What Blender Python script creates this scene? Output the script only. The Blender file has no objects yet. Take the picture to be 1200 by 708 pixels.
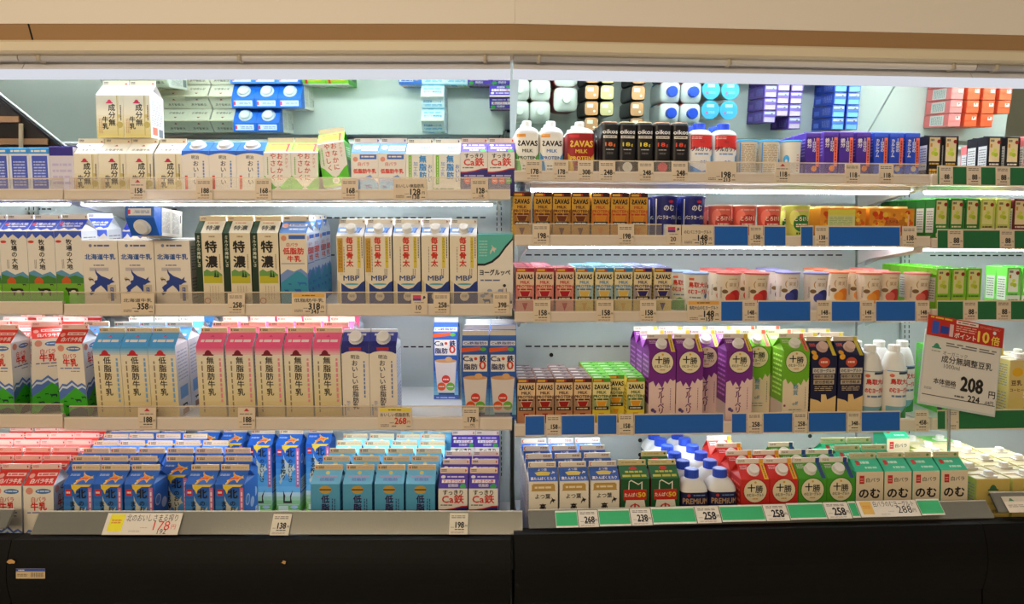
import bpy, math, random
from mathutils import Matrix, Vector
from math import radians as R, sin, cos, pi, hypot
random.seed(7)
SC = bpy.context.scene
COL = SC.collection

# ---------------------------------------------------------------- camera, world, lamps, exposure
F, U0, V0, ZC = 820.0, 600.0, 325.0, 1.15        # focal length in px, principal column, horizon row, eye height
cam = bpy.data.cameras.new('camera')
cam.sensor_width = 36.0
cam.lens = F / 1200.0 * 36.0
cam.shift_y = -(354.0 - V0) / 1200.0
cam.clip_start = 0.05
cam_ob = bpy.data.objects.new('camera', cam)
cam_ob.location = (0, 0, ZC)
cam_ob.rotation_euler = (R(90), 0, 0)
COL.objects.link(cam_ob)
SC.camera = cam_ob

wd = bpy.data.worlds.new('store_ambient')
SC.world = wd
wd.use_nodes = True
wd.node_tree.nodes['Background'].inputs[0].default_value = (1.0, 0.86, 0.68, 1)
wd.node_tree.nodes['Background'].inputs[1].default_value = 0.22

def area(name, loc, rot, sx, sy, watts, col):
    l = bpy.data.lights.new(name, 'AREA')
    l.shape = 'RECTANGLE'; l.size = sx; l.size_y = sy; l.energy = watts; l.color = col
    o = bpy.data.objects.new(name, l); o.location = loc; o.rotation_euler = rot
    COL.objects.link(o)
    return o
WARM = (1.0, 0.78, 0.52)
area('store_ceiling_lamp', (-1.9, -2.3, 2.16), (R(75), 0, R(-22)), 2.2, 0.5, 47, WARM)
area('store_ceiling_lamp', (-1.1, -6.0, 2.45), (R(78), 0, R(-9)), 4.0, 0.6, 57, WARM)
area('store_ceiling_lamp', (-0.8, -0.6, 2.9), (R(35), 0, 0), 2.4, 0.4, 7, WARM)
SC.view_settings.view_transform = 'Standard'
SC.view_settings.look = 'None'
SC.view_settings.gamma = 1.0
SC.view_settings.use_curve_mapping = False
SC.view_settings.exposure = 0.0
SC.cycles.use_denoising = True
SC.cycles.max_bounces = 8
SC.cycles.transparent_max_bounces = 24
LAMP_W = 20.0          # strength of the case's own cool white tubes

# ---------------------------------------------------------------- materials
def lin(c):
    return tuple(((v / 255.0) / 12.92 if v / 255.0 <= 0.04045 else ((v / 255.0 + 0.055) / 1.055) ** 2.4) for v in c)
_mats = {}
def M(c, rough=0.45, metal=0.0, spec=0.35, tag='print'):
    k = (tuple(c), rough, metal, spec)
    if k in _mats: return _mats[k]
    m = bpy.data.materials.new('%s_%02x%02x%02x' % ((tag,) + tuple(int(v) for v in c)))
    m.use_nodes = True
    b = m.node_tree.nodes['Principled BSDF']
    b.inputs['Base Color'].default_value = lin(c) + (1,)
    b.inputs['Roughness'].default_value = rough
    b.inputs['Metallic'].default_value = metal
    b.inputs['Specular IOR Level'].default_value = spec
    _mats[k] = m
    return m
def noisy(name, c1, c2, scale=(3, 3, 3), rough=0.5, metal=0.0, detail=3.0, bump=0.0):
    """a surface with a faint uneven tone of its own"""
    m = bpy.data.materials.new(name); m.use_nodes = True
    nt = m.node_tree; b = nt.nodes['Principled BSDF']
    tc = nt.nodes.new('ShaderNodeTexCoord'); mp = nt.nodes.new('ShaderNodeMapping')
    nz = nt.nodes.new('ShaderNodeTexNoise'); rp = nt.nodes.new('ShaderNodeValToRGB')
    mp.inputs['Scale'].default_value = scale
    nz.inputs['Scale'].default_value = 2.0; nz.inputs['Detail'].default_value = detail
    rp.color_ramp.elements[0].position = 0.3; rp.color_ramp.elements[1].position = 0.7
    rp.color_ramp.elements[0].color = lin(c1) + (1,); rp.color_ramp.elements[1].color = lin(c2) + (1,)
    nt.links.new(tc.outputs['Object'], mp.inputs['Vector']); nt.links.new(mp.outputs['Vector'], nz.inputs['Vector'])
    nt.links.new(nz.outputs['Fac'], rp.inputs['Fac']); nt.links.new(rp.outputs['Color'], b.inputs['Base Color'])
    b.inputs['Roughness'].default_value = rough; b.inputs['Metallic'].default_value = metal
    b.inputs['Specular IOR Level'].default_value = 0.4 if sum(c1) > 90 else 0.18
    if bump:
        bp = nt.nodes.new('ShaderNodeBump'); bp.inputs['Strength'].default_value = bump
        nt.links.new(nz.outputs['Fac'], bp.inputs['Height']); nt.links.new(bp.outputs['Normal'], b.inputs['Normal'])
    return m
def emit(name, c, s):
    m = bpy.data.materials.new(name); m.use_nodes = True
    nt = m.node_tree; nt.nodes.remove(nt.nodes['Principled BSDF'])
    e = nt.nodes.new('ShaderNodeEmission'); e.inputs[0].default_value = tuple(c) + (1,); e.inputs[1].default_value = s
    nt.links.new(e.outputs[0], nt.nodes['Material Output'].inputs[0])
    return m
def clear(name, tint, gloss, haze=0.0, hazecol=(235, 225, 210)):
    """clear acrylic: mostly see-through, a thin sheen and a little scuffing"""
    m = bpy.data.materials.new(name); m.use_nodes = True
    nt = m.node_tree; nt.nodes.remove(nt.nodes['Principled BSDF'])
    t = nt.nodes.new('ShaderNodeBsdfTransparent'); t.inputs[0].default_value = lin(tint) + (1,)
    g = nt.nodes.new('ShaderNodeBsdfGlossy'); g.inputs['Roughness'].default_value = 0.12
    mx = nt.nodes.new('ShaderNodeMixShader'); mx.inputs[0].default_value = gloss
    nt.links.new(t.outputs[0], mx.inputs[1]); nt.links.new(g.outputs[0], mx.inputs[2])
    last = mx
    if haze:
        d = nt.nodes.new('ShaderNodeBsdfDiffuse'); d.inputs[0].default_value = lin(hazecol) + (1,)
        m2 = nt.nodes.new('ShaderNodeMixShader'); m2.inputs[0].default_value = haze
        nt.links.new(mx.outputs[0], m2.inputs[1]); nt.links.new(d.outputs[0], m2.inputs[2]); last = m2
    nt.links.new(last.outputs[0], nt.nodes['Material Output'].inputs[0])
    return m
WHITE = (236, 231, 222)
CREAM_PLASTIC = noisy('ivory_plastic', (222, 208, 190), (228, 214, 196), (1, 1, 1), 0.4)
STEEL_WHITE = noisy('white_enamel', (222, 224, 222), (228, 230, 228), (1, 1, 1), 0.35)
GREENISH = noisy('pale_green_reflection', (176, 190, 178), (184, 198, 186), (1, 1, 1), 0.4)  # pale reflection of the end mirror, put into the colour
PANEL = noisy('pale_grey_enamel', (182, 191, 190), (190, 198, 197), (1, 1, 1), 0.4)
LIP_WHITE = noisy('white_canopy_enamel', (226, 226, 230), (232, 232, 236), (1, 1, 1), 0.35)
BEIGE = noisy('beige_laminate', (247, 238, 227), (249, 241, 231), (0.6, 0.6, 0.6), 0.45)
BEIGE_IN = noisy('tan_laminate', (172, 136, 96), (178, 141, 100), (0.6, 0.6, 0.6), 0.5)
CREAM_TRIM = noisy('cream_trim', (234, 222, 196), (238, 226, 200), (1, 1, 1), 0.4)
BLACK_BASE = noisy('black_brown_enamel', (9, 7, 5), (13, 10, 8), (2, 2, 6), 0.6)
BUMPER = noisy('black_rubber', (8, 7, 6), (11, 10, 9), (4, 4, 4), 0.6)
ALU = noisy('brushed_aluminium', (134, 134, 132), (166, 164, 158), (0.6, 2, 2), 0.3, 0.9)
DARK = M((14, 14, 16), 0.6, tag='dark_slot')
CHROME = M((214, 214, 216), 0.18, 1.0, tag='chrome')
ACRYLIC = clear('clear_acrylic', (248, 246, 243), 0.015, 0.10, (246, 238, 228))
ACRYLIC_EDGE = M((222, 206, 184), 0.25, tag='acrylic_edge')
STRIP_CLEAR = clear('clear_ticket_holder', (250, 250, 246), 0.07, 0.08, (226, 222, 210))
TUBE = emit('cool_white_tube', (0.90, 0.96, 1.0), LAMP_W)
LED = emit('cool_white_strip', (0.90, 0.96, 1.0), LAMP_W * 2.2)
TOP_TUBE = emit('cool_white_canopy_tube', (0.88, 0.96, 1.0), LAMP_W * 2.6)
LIP_GLOW = emit('canopy_lip_glow', (0.90, 0.92, 1.0), 0.78)  # glow added to brighten the canopy lip
def mirror_mat():
    m = bpy.data.materials.new('greenish_mirror'); m.use_nodes = True
    b = m.node_tree.nodes['Principled BSDF']
    b.inputs['Base Color'].default_value = lin((204, 219, 206)) + (1,)
    b.inputs['Metallic'].default_value = 1.0; b.inputs['Roughness'].default_value = 0.03
    return m
MIRROR = mirror_mat()

# ---------------------------------------------------------------- the two runs of cases: frames of reference
PY = 1.80                      # depth of the shelf fronts where the two runs meet
TH = {'L': 0.0, 'R': R(3.6)}   # the second run turns slightly away
def W(side, s, d, z):
    t = d - PY; th = TH[side]
    return Vector((s * cos(th) - t * sin(th), PY + s * sin(th) + t * cos(th), z))
def S(side, u, d):
    """distance along the run of what shows at column u, at depth d"""
    t = d - PY; th = TH[side]; k = (u - U0) / F
    return (k * PY + k * t * cos(th) + t * sin(th)) / (cos(th) - k * sin(th))
def Zv(side, u, v, d):
    y = W(side, S(side, u, d), d, 0).y
    return ZC - (v - V0) * y / F

# ---------------------------------------------------------------- mesh building
_txt = {}
def glyphs(s, b):
    k = (s, b)
    if k not in _txt:
        cu = bpy.data.curves.new('lettering', 'FONT'); cu.body = s; cu.size = 1.0; cu.resolution_u = 2; cu.offset = b
        o = bpy.data.objects.new('lettering', cu); COL.objects.link(o)
        dg = bpy.context.evaluated_depsgraph_get(); dg.update()
        me = o.evaluated_get(dg).to_mesh()
        vs = [(v.co.x, v.co.y) for v in me.vertices]; fs = [tuple(p.vertices) for p in me.polygons]
        o.evaluated_get(dg).to_mesh_clear()
        bpy.data.objects.remove(o); bpy.data.curves.remove(cu)
        if vs:
            xs = [p[0] for p in vs]; ys = [p[1] for p in vs]; bb = (min(xs), max(xs), min(ys), max(ys))
        else: bb = (0, 0, 0, 0)
        _txt[k] = (vs, fs, bb)
    return _txt[k]
class MB:
    def __init__(self): self.v = []; self.f = []; self.mi = []; self.m = []
    def mat(self, m):
        if m not in self.m: self.m.append(m)
        return self.m.index(m)
    def add(self, vs, fs, m):
        n = len(self.v); i = self.mat(m)
        self.v.extend(tuple(p) for p in vs)
        for f in fs: self.f.append(tuple(n + a for a in f)); self.mi.append(i)
    def box(self, x0, x1, y0, y1, z0, z1, m):
        vs = [(x0, y0, z0), (x1, y0, z0), (x1, y1, z0), (x0, y1, z0), (x0, y0, z1), (x1, y0, z1), (x1, y1, z1), (x0, y1, z1)]
        self.add(vs, [(0, 3, 2, 1), (4, 5, 6, 7), (0, 1, 5, 4), (1, 2, 6, 5), (2, 3, 7, 6), (3, 0, 4, 7)], m)
    def prism(self, prof, x0, x1, m):
        """profile of (y, z) points extruded along x"""
        n = len(prof)
        vs = [(x0, p[0], p[1]) for p in prof] + [(x1, p[0], p[1]) for p in prof]
        fs = [tuple(range(n)), tuple(reversed(range(n, 2 * n)))] + [((i + 1) % n, i, n + i, n + (i + 1) % n) for i in range(n)]
        self.add(vs, fs, m)
    def tube(self, pts, r, m, seg=10):
        pts = [Vector(p) for p in pts]; vs = []; fs = []
        for i, p in enumerate(pts):
            t = (pts[min(i + 1, len(pts) - 1)] - pts[max(i - 1, 0)]).normalized()
            a = t.cross(Vector((0, 0, 1)))
            if a.length < 1e-3: a = t.cross(Vector((1, 0, 0)))
            a.normalize(); b = a.cross(t)
            for k in range(seg):
                q = 2 * pi * k / seg; vs.append(p + a * (r * cos(q)) + b * (r * sin(q)))
        for i in range(len(pts) - 1):
            for k in range(seg):
                k2 = (k + 1) % seg; fs.append((i * seg + k, i * seg + k2, (i + 1) * seg + k2, (i + 1) * seg + k))
        fs.append(tuple(range(seg))); fs.append(tuple(reversed(range((len(pts) - 1) * seg, len(pts) * seg))))
        self.add(vs, fs, m)
    def mesh(self, name, smooth=False, bevel=0.0):
        me = bpy.data.meshes.new(name)
        me.from_pydata(self.v, [], self.f)
        for m in self.m: me.materials.append(m)
        me.polygons.foreach_set('material_index', self.mi)
        if smooth: me.polygons.foreach_set('use_smooth', [True] * len(self.f))
        me.update()
        return me

class Face:
    """a flat printed face: x 0..1 across, y 0..1 upwards"""
    def __init__(self, mb, o, u, v, w, h, step=6e-5, base=1e-4):
        self.mb = mb; self.o = Vector(o); self.u = Vector(u).normalized(); self.vv = Vector(v).normalized()
        self.w = w; self.h = h; self.n = self.u.cross(self.vv); self.k = base; self.step = step; self.a = h / w
    def P(self, x, y): return self.o + self.u * (x * self.w) + self.vv * (y * self.h) + self.n * self.k
    def _put(self, pts, fs, col):
        self.mb.add([self.P(*p) for p in pts], fs, M(col) if isinstance(col, tuple) else col); self.k += self.step
    def rect(self, x0, y0, x1, y1, col): self._put([(x0, y0), (x1, y0), (x1, y1), (x0, y1)], [(0, 1, 2, 3)], col)
    def poly(self, pts, col): self._put(pts, [tuple(range(len(pts)))], col)
    def ell(self, cx, cy, rx, col, ry=None, n=24):
        ry = (rx if ry is None else ry) / self.a
        self.poly([(cx + rx * cos(2 * pi * i / n), cy + ry * sin(2 * pi * i / n)) for i in range(n)], col)
    def t(self, s, cx, cy, size, col, b=0.015, sx=1.0, rot=0.0, fit=None):
        ex = min(.036, b * 1.25) if b > .009 else 0.0
        vs, fs, bb = glyphs(s, 0.0)
        if not vs: return
        if fit: sx = fit / ((bb[1] - bb[0]) * size)
        mx = (bb[0] + bb[1]) / 2; my = (bb[2] + bb[3]) / 2; c, q = cos(rot), sin(rot); out = []
        for x, y in vs:
            x, y = (x - mx) * size * sx, (y - my) * size
            out.append((cx + x * c - y * q, cy + (x * q + y * c) / self.a))
        if sx < 0: fs = [tuple(reversed(f)) for f in fs]
        for ox, oy in (((ex, 0), (-ex, 0), (0, ex), (0, -ex)) if ex else ((0, 0),)):      # heavier strokes
            self._put([(x + ox * size, y + oy * size / self.a) for x, y in out], fs, col)
            if ex: self.k -= self.step * .75
    def tv(self, s, cx, ytop, size, col, b=0.015, pitch=1.02, sx=1.0):
        y = ytop - size / self.a / 2
        for ch in s:
            if ch != ' ': 
                k0 = self.k
                if ch == 'ー': self.t(ch, cx, y, size, col, b, 1.0, pi / 2)
                else: self.t(ch, cx, y, size, col, b, sx)
                self.k = k0
            y -= size * pitch / self.a
        self.k += self.step
    def bars(self, x0, y0, x1, y1, n, col, fill=0.5, seed=1):
        """lines of print too small to read"""
        rn = random.Random(seed); pts = []; fs = []
        for i in range(n):
            ya = y0 + (y1 - y0) * (i + (1 - fill) / 2) / n; yb = y0 + (y1 - y0) * (i + (1 + fill) / 2) / n; x = x0
            while x < x1 - 1e-6:
                e = min(x1, x + (x1 - x0) * rn.uniform(.12, .4)); k = len(pts)
                pts += [(x, ya), (e, ya), (e, yb), (x, yb)]; fs.append((k, k + 1, k + 2, k + 3)); x = e + (x1 - x0) * .05
        self._put(pts, fs, col)
    def vbars(self, x0, y0, x1, y1, n, col, fill=0.5, seed=1):
        rn = random.Random(seed); pts = []; fs = []
        for i in range(n):
            xa = x0 + (x1 - x0) * (i + (1 - fill) / 2) / n; xb = x0 + (x1 - x0) * (i + (1 + fill) / 2) / n; y = y0
            while y < y1 - 1e-6:
                e = min(y1, y + (y1 - y0) * rn.uniform(.05, .12)); k = len(pts)
                pts += [(xa, y), (xb, y), (xb, e), (xa, e)]; fs.append((k, k + 1, k + 2, k + 3)); y = e + (y1 - y0) * .03
        self._put(pts, fs, col)
    def grad(self, x0, y0, x1, y1, ca, cb, n=6):
        """a printed fade, ca at the bottom"""
        for i in range(n):
            f = i / (n - 1); c = tuple(int(a + (b - a) * f) for a, b in zip(ca, cb))
            self.rect(x0, y0 + (y1 - y0) * i / n, x1, y0 + (y1 - y0) * (i + 1) / n, c); self.k -= self.step
        self.k += self.step
    def wave(self, y, amp, cyc, col, y0=0.0, ph=0.0, x0=0.0, x1=1.0, n=24):
        top = [(x0 + (x1 - x0) * i / n, y + amp * sin(2 * pi * cyc * i / n + ph)) for i in range(n + 1)]
        self.poly([(x0, y0), (x1, y0)] + top[::-1], col)
    def hat(self, cx, y, w, col):
        pts = [(0, 0), (1, 0), (1, .13), (.84, .18), (.76, .40), (.62, .56), (.5, .60), (.38, .56), (.24, .40), (.16, .18), (0, .13)]
        self.poly([(cx + (p[0] - .5) * w, y + p[1] * w / self.a * .9) for p in pts], col)
    def shape(self, pts, x, y, w, col, h=None):
        h = w / self.a if h is None else h
        self.poly([(x + p[0] * w, y + p[1] * h) for p in pts], col)
HOKKAIDO = [(.30, 1), (.37, .86), (.52, .73), (.70, .66), (.82, .60), (.93, .70), (.90, .58), (1.0, .50), (.86, .46), (.76, .38), (.70, .12), (.60, .26), (.48, .38),
            (.36, .30), (.26, .22), (.21, .08), (.10, .0), (.05, .10), (.14, .18), (.08, .30), (.17, .38), (.27, .44), (.25, .54), (.36, .58), (.38, .70), (.31, .84)]
COW = [(0, .75), (.08, .9), (.2, .78), (.7, .82), (.92, .75), (1, .4), (.95, .05), (.85, .05), (.82, .4), (.35, .38), (.32, .05), (.22, .05), (.2, .42), (.12, .5), (.1, .62), (.02, .66)]
TREE = [(.5, 1), (.62, .72), (.56, .72), (.74, .42), (.64, .42), (.9, .12), (.1, .12), (.36, .42), (.26, .42), (.44, .72), (.38, .72)]

class Wrap(Face):
    """print that follows a round or rounded-square side; x 0..1 over the front arc of length w"""
    def __init__(self, mb, w, h, z0, prof, n=2.0, step=1.0e-4, base=1.6e-4):
        self.mb = mb; self.w = w; self.h = h; self.z0 = z0; self.prof = prof; self.k = base; self.step = step; self.a = h / w
        self.pts = []; L = 0; last = None
        for i in range(129):
            q = -pi / 2 + pi * i / 128
            c, s_ = cos(q), sin(q)
            p = (math.copysign(abs(c) ** (2 / n), c), math.copysign(abs(s_) ** (2 / n), s_))
            if last: L += hypot(p[0] - last[0], p[1] - last[1])
            self.pts.append((L, p)); last = p
    def P(self, x, y):
        z = self.z0 + y * self.h; r = self.prof(z); d = (x - .5) * self.w / r; a = min(abs(d), self.pts[-1][0] - 1e-6)
        lo, hi = 0, 128
        while hi - lo > 1:
            m = (lo + hi) // 2
            if self.pts[m][0] <= a: lo = m
            else: hi = m
        (la, pa), (lb, pb) = self.pts[lo], self.pts[hi]; f = (a - la) / max(lb - la, 1e-9)
        px = pa[0] + (pb[0] - pa[0]) * f; py = pa[1] + (pb[1] - pa[1]) * f
        tx, ty = pb[0] - pa[0], pb[1] - pa[1]; l = hypot(tx, ty) or 1; nx, ny = ty / l, -tx / l
        sg = -1 if d < 0 else 1
        return Vector((sg * (px * r + nx * self.k), py * r + ny * self.k, z))
    def _put(self, pts, fs, col):
        lim = .0045 / self.w
        tris = []
        import mathutils.geometry as g
        for f in fs:
            if len(f) == 3: tris.append([pts[i] for i in f])
            elif len(f) == 4: tris += [[pts[f[0]], pts[f[1]], pts[f[2]]], [pts[f[0]], pts[f[2]], pts[f[3]]]]
            else:
                pp = [Vector((pts[i][0], pts[i][1], 0)) for i in f]
                for a in g.tessellate_polygon([pp]):
                    t3 = [pts[f[i]] for i in a]
                    ar = (t3[1][0] - t3[0][0]) * (t3[2][1] - t3[0][1]) - (t3[2][0] - t3[0][0]) * (t3[1][1] - t3[0][1])
                    tris.append(t3 if ar > 0 else t3[::-1])
        out = []
        while tris:
            t3 = tris.pop(); sp = [abs(t3[i][0] - t3[(i + 1) % 3][0]) for i in range(3)]; m = max(sp)
            if m <= lim: out.append(t3); continue
            i = sp.index(m); a, b, c = t3[i], t3[(i + 1) % 3], t3[(i + 2) % 3]; mid = ((a[0] + b[0]) / 2, (a[1] + b[1]) / 2)
            tris.append([a, mid, c]); tris.append([mid, b, c])
        vs = []; ff = []
        for t3 in out:
            k = len(vs); vs += [self.P(*p) for p in t3]; ff.append((k, k + 1, k + 2))
        self.mb.add(vs, ff, M(col) if isinstance(col, tuple) else col); self.k += self.step

def lathe(mb, prof, m, n=32, e=2.0, axis=None, cap=True, ribs=0):
    """rings of (radius, z); e > 2 squares the section; axis = 4x4 to place it"""
    vs = []; fs = []
    for r, z in prof:
        for i in range(n):
            q = 2 * pi * i / n; c, s_ = cos(q), sin(q)
            rr = r * (1 - .035 * (i % 2)) if ribs else r
            vs.append(Vector((math.copysign(abs(c) ** (2 / e), c) * rr, math.copysign(abs(s_) ** (2 / e), s_) * rr, z)))
    for j in range(len(prof) - 1):
        for i in range(n):
            k = (i + 1) % n; fs.append((j * n + i, j * n + k, (j + 1) * n + k, (j + 1) * n + i))
    if cap: fs.append(tuple(reversed(range(n)))); fs.append(tuple(range((len(prof) - 1) * n, len(prof) * n)))
    if axis: vs = [axis @ v for v in vs]
    mb.add(vs, fs, m)

# ---------------------------------------------------------------- objects
def obj(name, me, parent=None, label=None):
    o = bpy.data.objects.new(name, me); COL.objects.link(o)
    if parent: o.parent = parent
    if label: o['label'] = label
    return o
def thing(name, label, cat, loc=(0, 0, 0), rot=(0, 0, 0), group=None):
    o = bpy.data.objects.new(name, None); COL.objects.link(o); o.empty_display_size = .02
    o.location = loc; o.rotation_euler = rot; o['label'] = label; o['category'] = cat
    if group: o['group'] = group
    return o
# ================================================================ THE SETTING
def struct(name, me, loc=(0, 0, 0)):
    o = obj(name, me); o['kind'] = 'structure'; o.location = loc
    return o
# bulkhead boards above the cases: a projecting board, the soffit behind it and the cream trim
def bulkhead(side, s0, s1, name):
    mb = MB(); mb.box(s0, s1, 0, .02, 0, .62, BEIGE)
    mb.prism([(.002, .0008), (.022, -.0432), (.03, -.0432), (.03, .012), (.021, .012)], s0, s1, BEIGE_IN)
    if side == 'L':
        x = S('L', 36, 1.61); mb.prism([(.0014, .0004), (.0214, -.0436), (.024, -.0436), (.004, .0004)], x - .0018, x + .0018, DARK)
    o = struct(name, mb.mesh(name), W(side, 0, 1.60, 1.7302)); o.rotation_euler = (0, 0, TH[side])
    mb = MB(); mb.prism([(0, 0), (-.006, .004), (-.006, .024), (0, .03), (.06, .03), (.06, 0)], s0, s1, CREAM_TRIM)
    o = struct('trim_cornice' if side == 'L' else 'trim_cornice_bend', mb.mesh('trim'), W(side, 0, 1.615, 1.668)); o.rotation_euler = (0, 0, TH[side])
SJ = 0.0                                    # where the two runs meet
bulkhead('L', -2.3, .0060, 'wall_bulkhead'); bulkhead('R', -.0062, 2.3, 'wall_bulkhead_bend')
mb = MB(); mb.box(-4, 4, -4, 2.6, -.02, 0, noisy('pale_floor_vinyl', (196, 186, 170), (206, 196, 180), (1, 1, 1), .3)); struct('floor', mb.mesh('floor'))
mb = MB(); mb.box(-4, 4, 2.5, 2.56, 0, 2.9, PANEL); struct('wall_back', mb.mesh('wall_back'))

# ================================================================ THE REFRIGERATED CASES
BACK = 2.16                                 # depth of the cases' back panels
MZ0, MD0, MZ1, MD1 = 1.565, 2.14, 1.7525, 1.90     # lower and upper edges of the slanted mirror
def tilt_pt(d): return MZ0 + (MD0 - d) * (MZ1 - MZ0) / (MD0 - MD1)
def case(side, s0, s1, label, bz, slots=(), holes=(), ups=(), deckd=(1.655, 1.60), mirror=None, zbump=.545, gb=.003, gf=.0004, plain=False):
    root = thing('refrigerated_case', label, 'refrigerated case', W(side, s0, 1.60, 0), (0, 0, TH[side]))
    w = s1 - s0; D = lambda d: d - 1.60
    g = .003
    # back panel with its slots and holes
    mb = MB(); mb.box(gb, w - g, D(BACK), D(BACK) + .02, .40, 1.60, PANEL)
    def local(u, v):                      # what shows at (u, v) on the back panel
        return S(side, u, BACK) - s0, Zv(side, u, v, BACK)
    for (u0, u1, v, n) in slots:
        for i in range(n):
            ua = u0 + (u1 - u0) * i / n; x0, z = local(ua, v); x1, _ = local(ua + (u1 - u0) / n * .68, v)
            mb.box(x0, x1, D(BACK) - .0012, D(BACK) + .004, z - .0022, z + .0022, DARK)
    for (u, v, r) in holes:
        x, z = local(u, v)
        a = Matrix.Translation((x, D(BACK) - .0015, z)) @ Matrix.Rotation(R(90), 4, 'X')
        lathe(mb, [(r, -.003), (r, .0006)], DARK, 20, axis=a)
    obj('back_panel', mb.mesh('back_panel'), root)
    for u in ups:
        x, _ = local(u, 300)
        if 0 < x < w:
            mb = MB(); mb.box(x - .016, x + .016, D(BACK) - .012, D(BACK) - .0025, .52, 1.56, PANEL)
            for k in range(64):
                z = .54 + k * .016
                for q in (-.007, .007): mb.box(x + q - .0013, x + q + .0013, D(BACK) - .0128, D(BACK) - .011, z, z + .010, DARK)
            obj('slotted_upright', mb.mesh('slotted_upright'), root)
    # deck pan that carries the lowest row
    mb = MB(); mb.prism([(D(1.665), bz - .005), (D(BACK) - .016, bz + .012), (D(BACK) - .016, bz - .010), (D(1.665), bz - .03)], gb, w - g, STEEL_WHITE)
    obj('deck_pan', mb.mesh('deck_pan'), root)
    # body under the deck: black front with a rounded bumper
    mb = MB(); mb.box(gf, w - g, .012, .10, .02, .44, BLACK_BASE); mb.box(gb, w - g, .10, D(BACK) + .02, .02, bz - .04, BLACK_BASE)
    obj('front_base', mb.mesh('front_base'), root)
    n = 12; zb = zbump
    prof = [(.012, .40)] + [(0.012 - .018 * sin(pi * i / n), .40 + (zb - .40) * i / n) for i in range(1, n)] + [(.012, zb), (.055, zb), (.055, .40)]
    mb = MB(); mb.prism(prof, gf, w - g * .2, BUMPER); obj('bumper', mb.mesh('bumper'), root)
    # mirror under the canopy
    m0, m1 = mirror or (0, w)
    mb = MB(); e = .003
    tx, tz = (MD1 - MD0), (MZ1 - MZ0); l = hypot(tx, tz); nx, nz = -tz / l, tx / l
    prof = [(D(MD0), MZ0), (D(MD1), MZ1), (D(MD1) - nx * .006, MZ1 - nz * .006), (D(MD0) - nx * .006, MZ0 - nz * .006)]
    mb.prism(prof, gb if gb > e else e, m1 - e, GREENISH if plain else MIRROR); obj('plain_mirror_panel' if plain else 'slanted_mirror', mb.mesh('slanted_mirror'), root)  # plain: end mirror as a flat panel, its reflection painted in the colour
    mb = MB(); mb.box(max(gb, e), m1 - e, D(MD0) - .006, D(MD0) + .006, MZ0 - .007, MZ0 - .001, STEEL_WHITE); obj('mirror_rail', mb.mesh('mirror_rail'), root)
    # canopy with its lamp and its white lip, whose glow is added
    mb = MB()
    mb.prism([(.055, 1.6555), (.045, 1.6400), (.050, 1.6385), (.066, 1.6385), (.066, 1.6555)], gf, w - .0006, LIP_WHITE)
    mb.box(gb, w - .0006, .066, D(MD1) + .02, 1.80, 1.82, LIP_WHITE)
    mb.box(gf, w - .0006, .060, .066, 1.6555, 1.82, LIP_WHITE)
    obj('canopy', mb.mesh('canopy'), root)
    mb = MB(); mb.prism([(.043, 1.6383), (.041, 1.633), (.045, 1.626), (.058, 1.6215), (.070, 1.6215), (.070, 1.6383)], gf, w - .0006, LIP_GLOW); obj('glowing_lip', mb.mesh('glowing_lip'), root, 'white canopy lip with added glow')
    mb = MB()
    mb.tube([(.03, .255, 1.782), (w - .03, .255, 1.782)], .011, TOP_TUBE, 12)
    obj('canopy_tube_lamp', mb.mesh('canopy_tube_lamp'), root, 'cool white tube lamp')
    mb = MB(); r = .0085
    mb.tube([(gf, .038, 1.6635), (w - .0006, .038, 1.6635)], r, M((226, 224, 226), .22), 14)
    for x in (.05, w * .45, w - .06): mb.box(x - .004, x + .004, .026, .05, 1.654, 1.6735, M((206, 196, 180), .4))
    obj('night_cover_roller', mb.mesh('night_cover_roller', True), root)
    return root
sL = S('L', 75, 1.80); sR = S('R', 1091, 1.80)
case('L', -1.80, sL - .0003, 'refrigerated dairy case with black base, at the end beside the painted dark reflection', .45,
     slots=[(30, 62, 245, 5)], ups=(40,), plain=True)
case('L', sL + .0003, SJ - .003, 'refrigerated milk case with black base and slanted mirror, milk cartons on every shelf', .45,
     slots=[(166, 210, 245.5, 5), (166, 180, 256, 2), (383, 508, 255.3, 14), (535, 572, 255.0, 4), (384, 396, 299, 1), (172, 217, 376, 5), (455, 508, 406.5, 6)],
     ups=(152, 585))
case('R', SJ + .003, sR - .0003, 'refrigerated drink case with black base, protein drinks and yogurts on its shelves', .455, zbump=.5565,
     slots=[(616, 905, 298.8, 28), (905, 990, 299, 8), (616, 750, 406, 13)], gb=.027, gf=-.0095, holes=[(646, 416, .0062), (646, 433, .0062), (750, 516, .0062), (750, 533, .0062), (851, 514, .0062), (851, 531, .0062), (949, 511, .0062), (949, 527, .0062)],
     ups=(1008,))
case('R', sR + .0003, 2.1, 'refrigerated soy milk case with black base, behind the hanging price sign', .455, zbump=.5565,
     slots=[(1090, 1200, 299.5, 12)], ups=(1060,))
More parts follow.
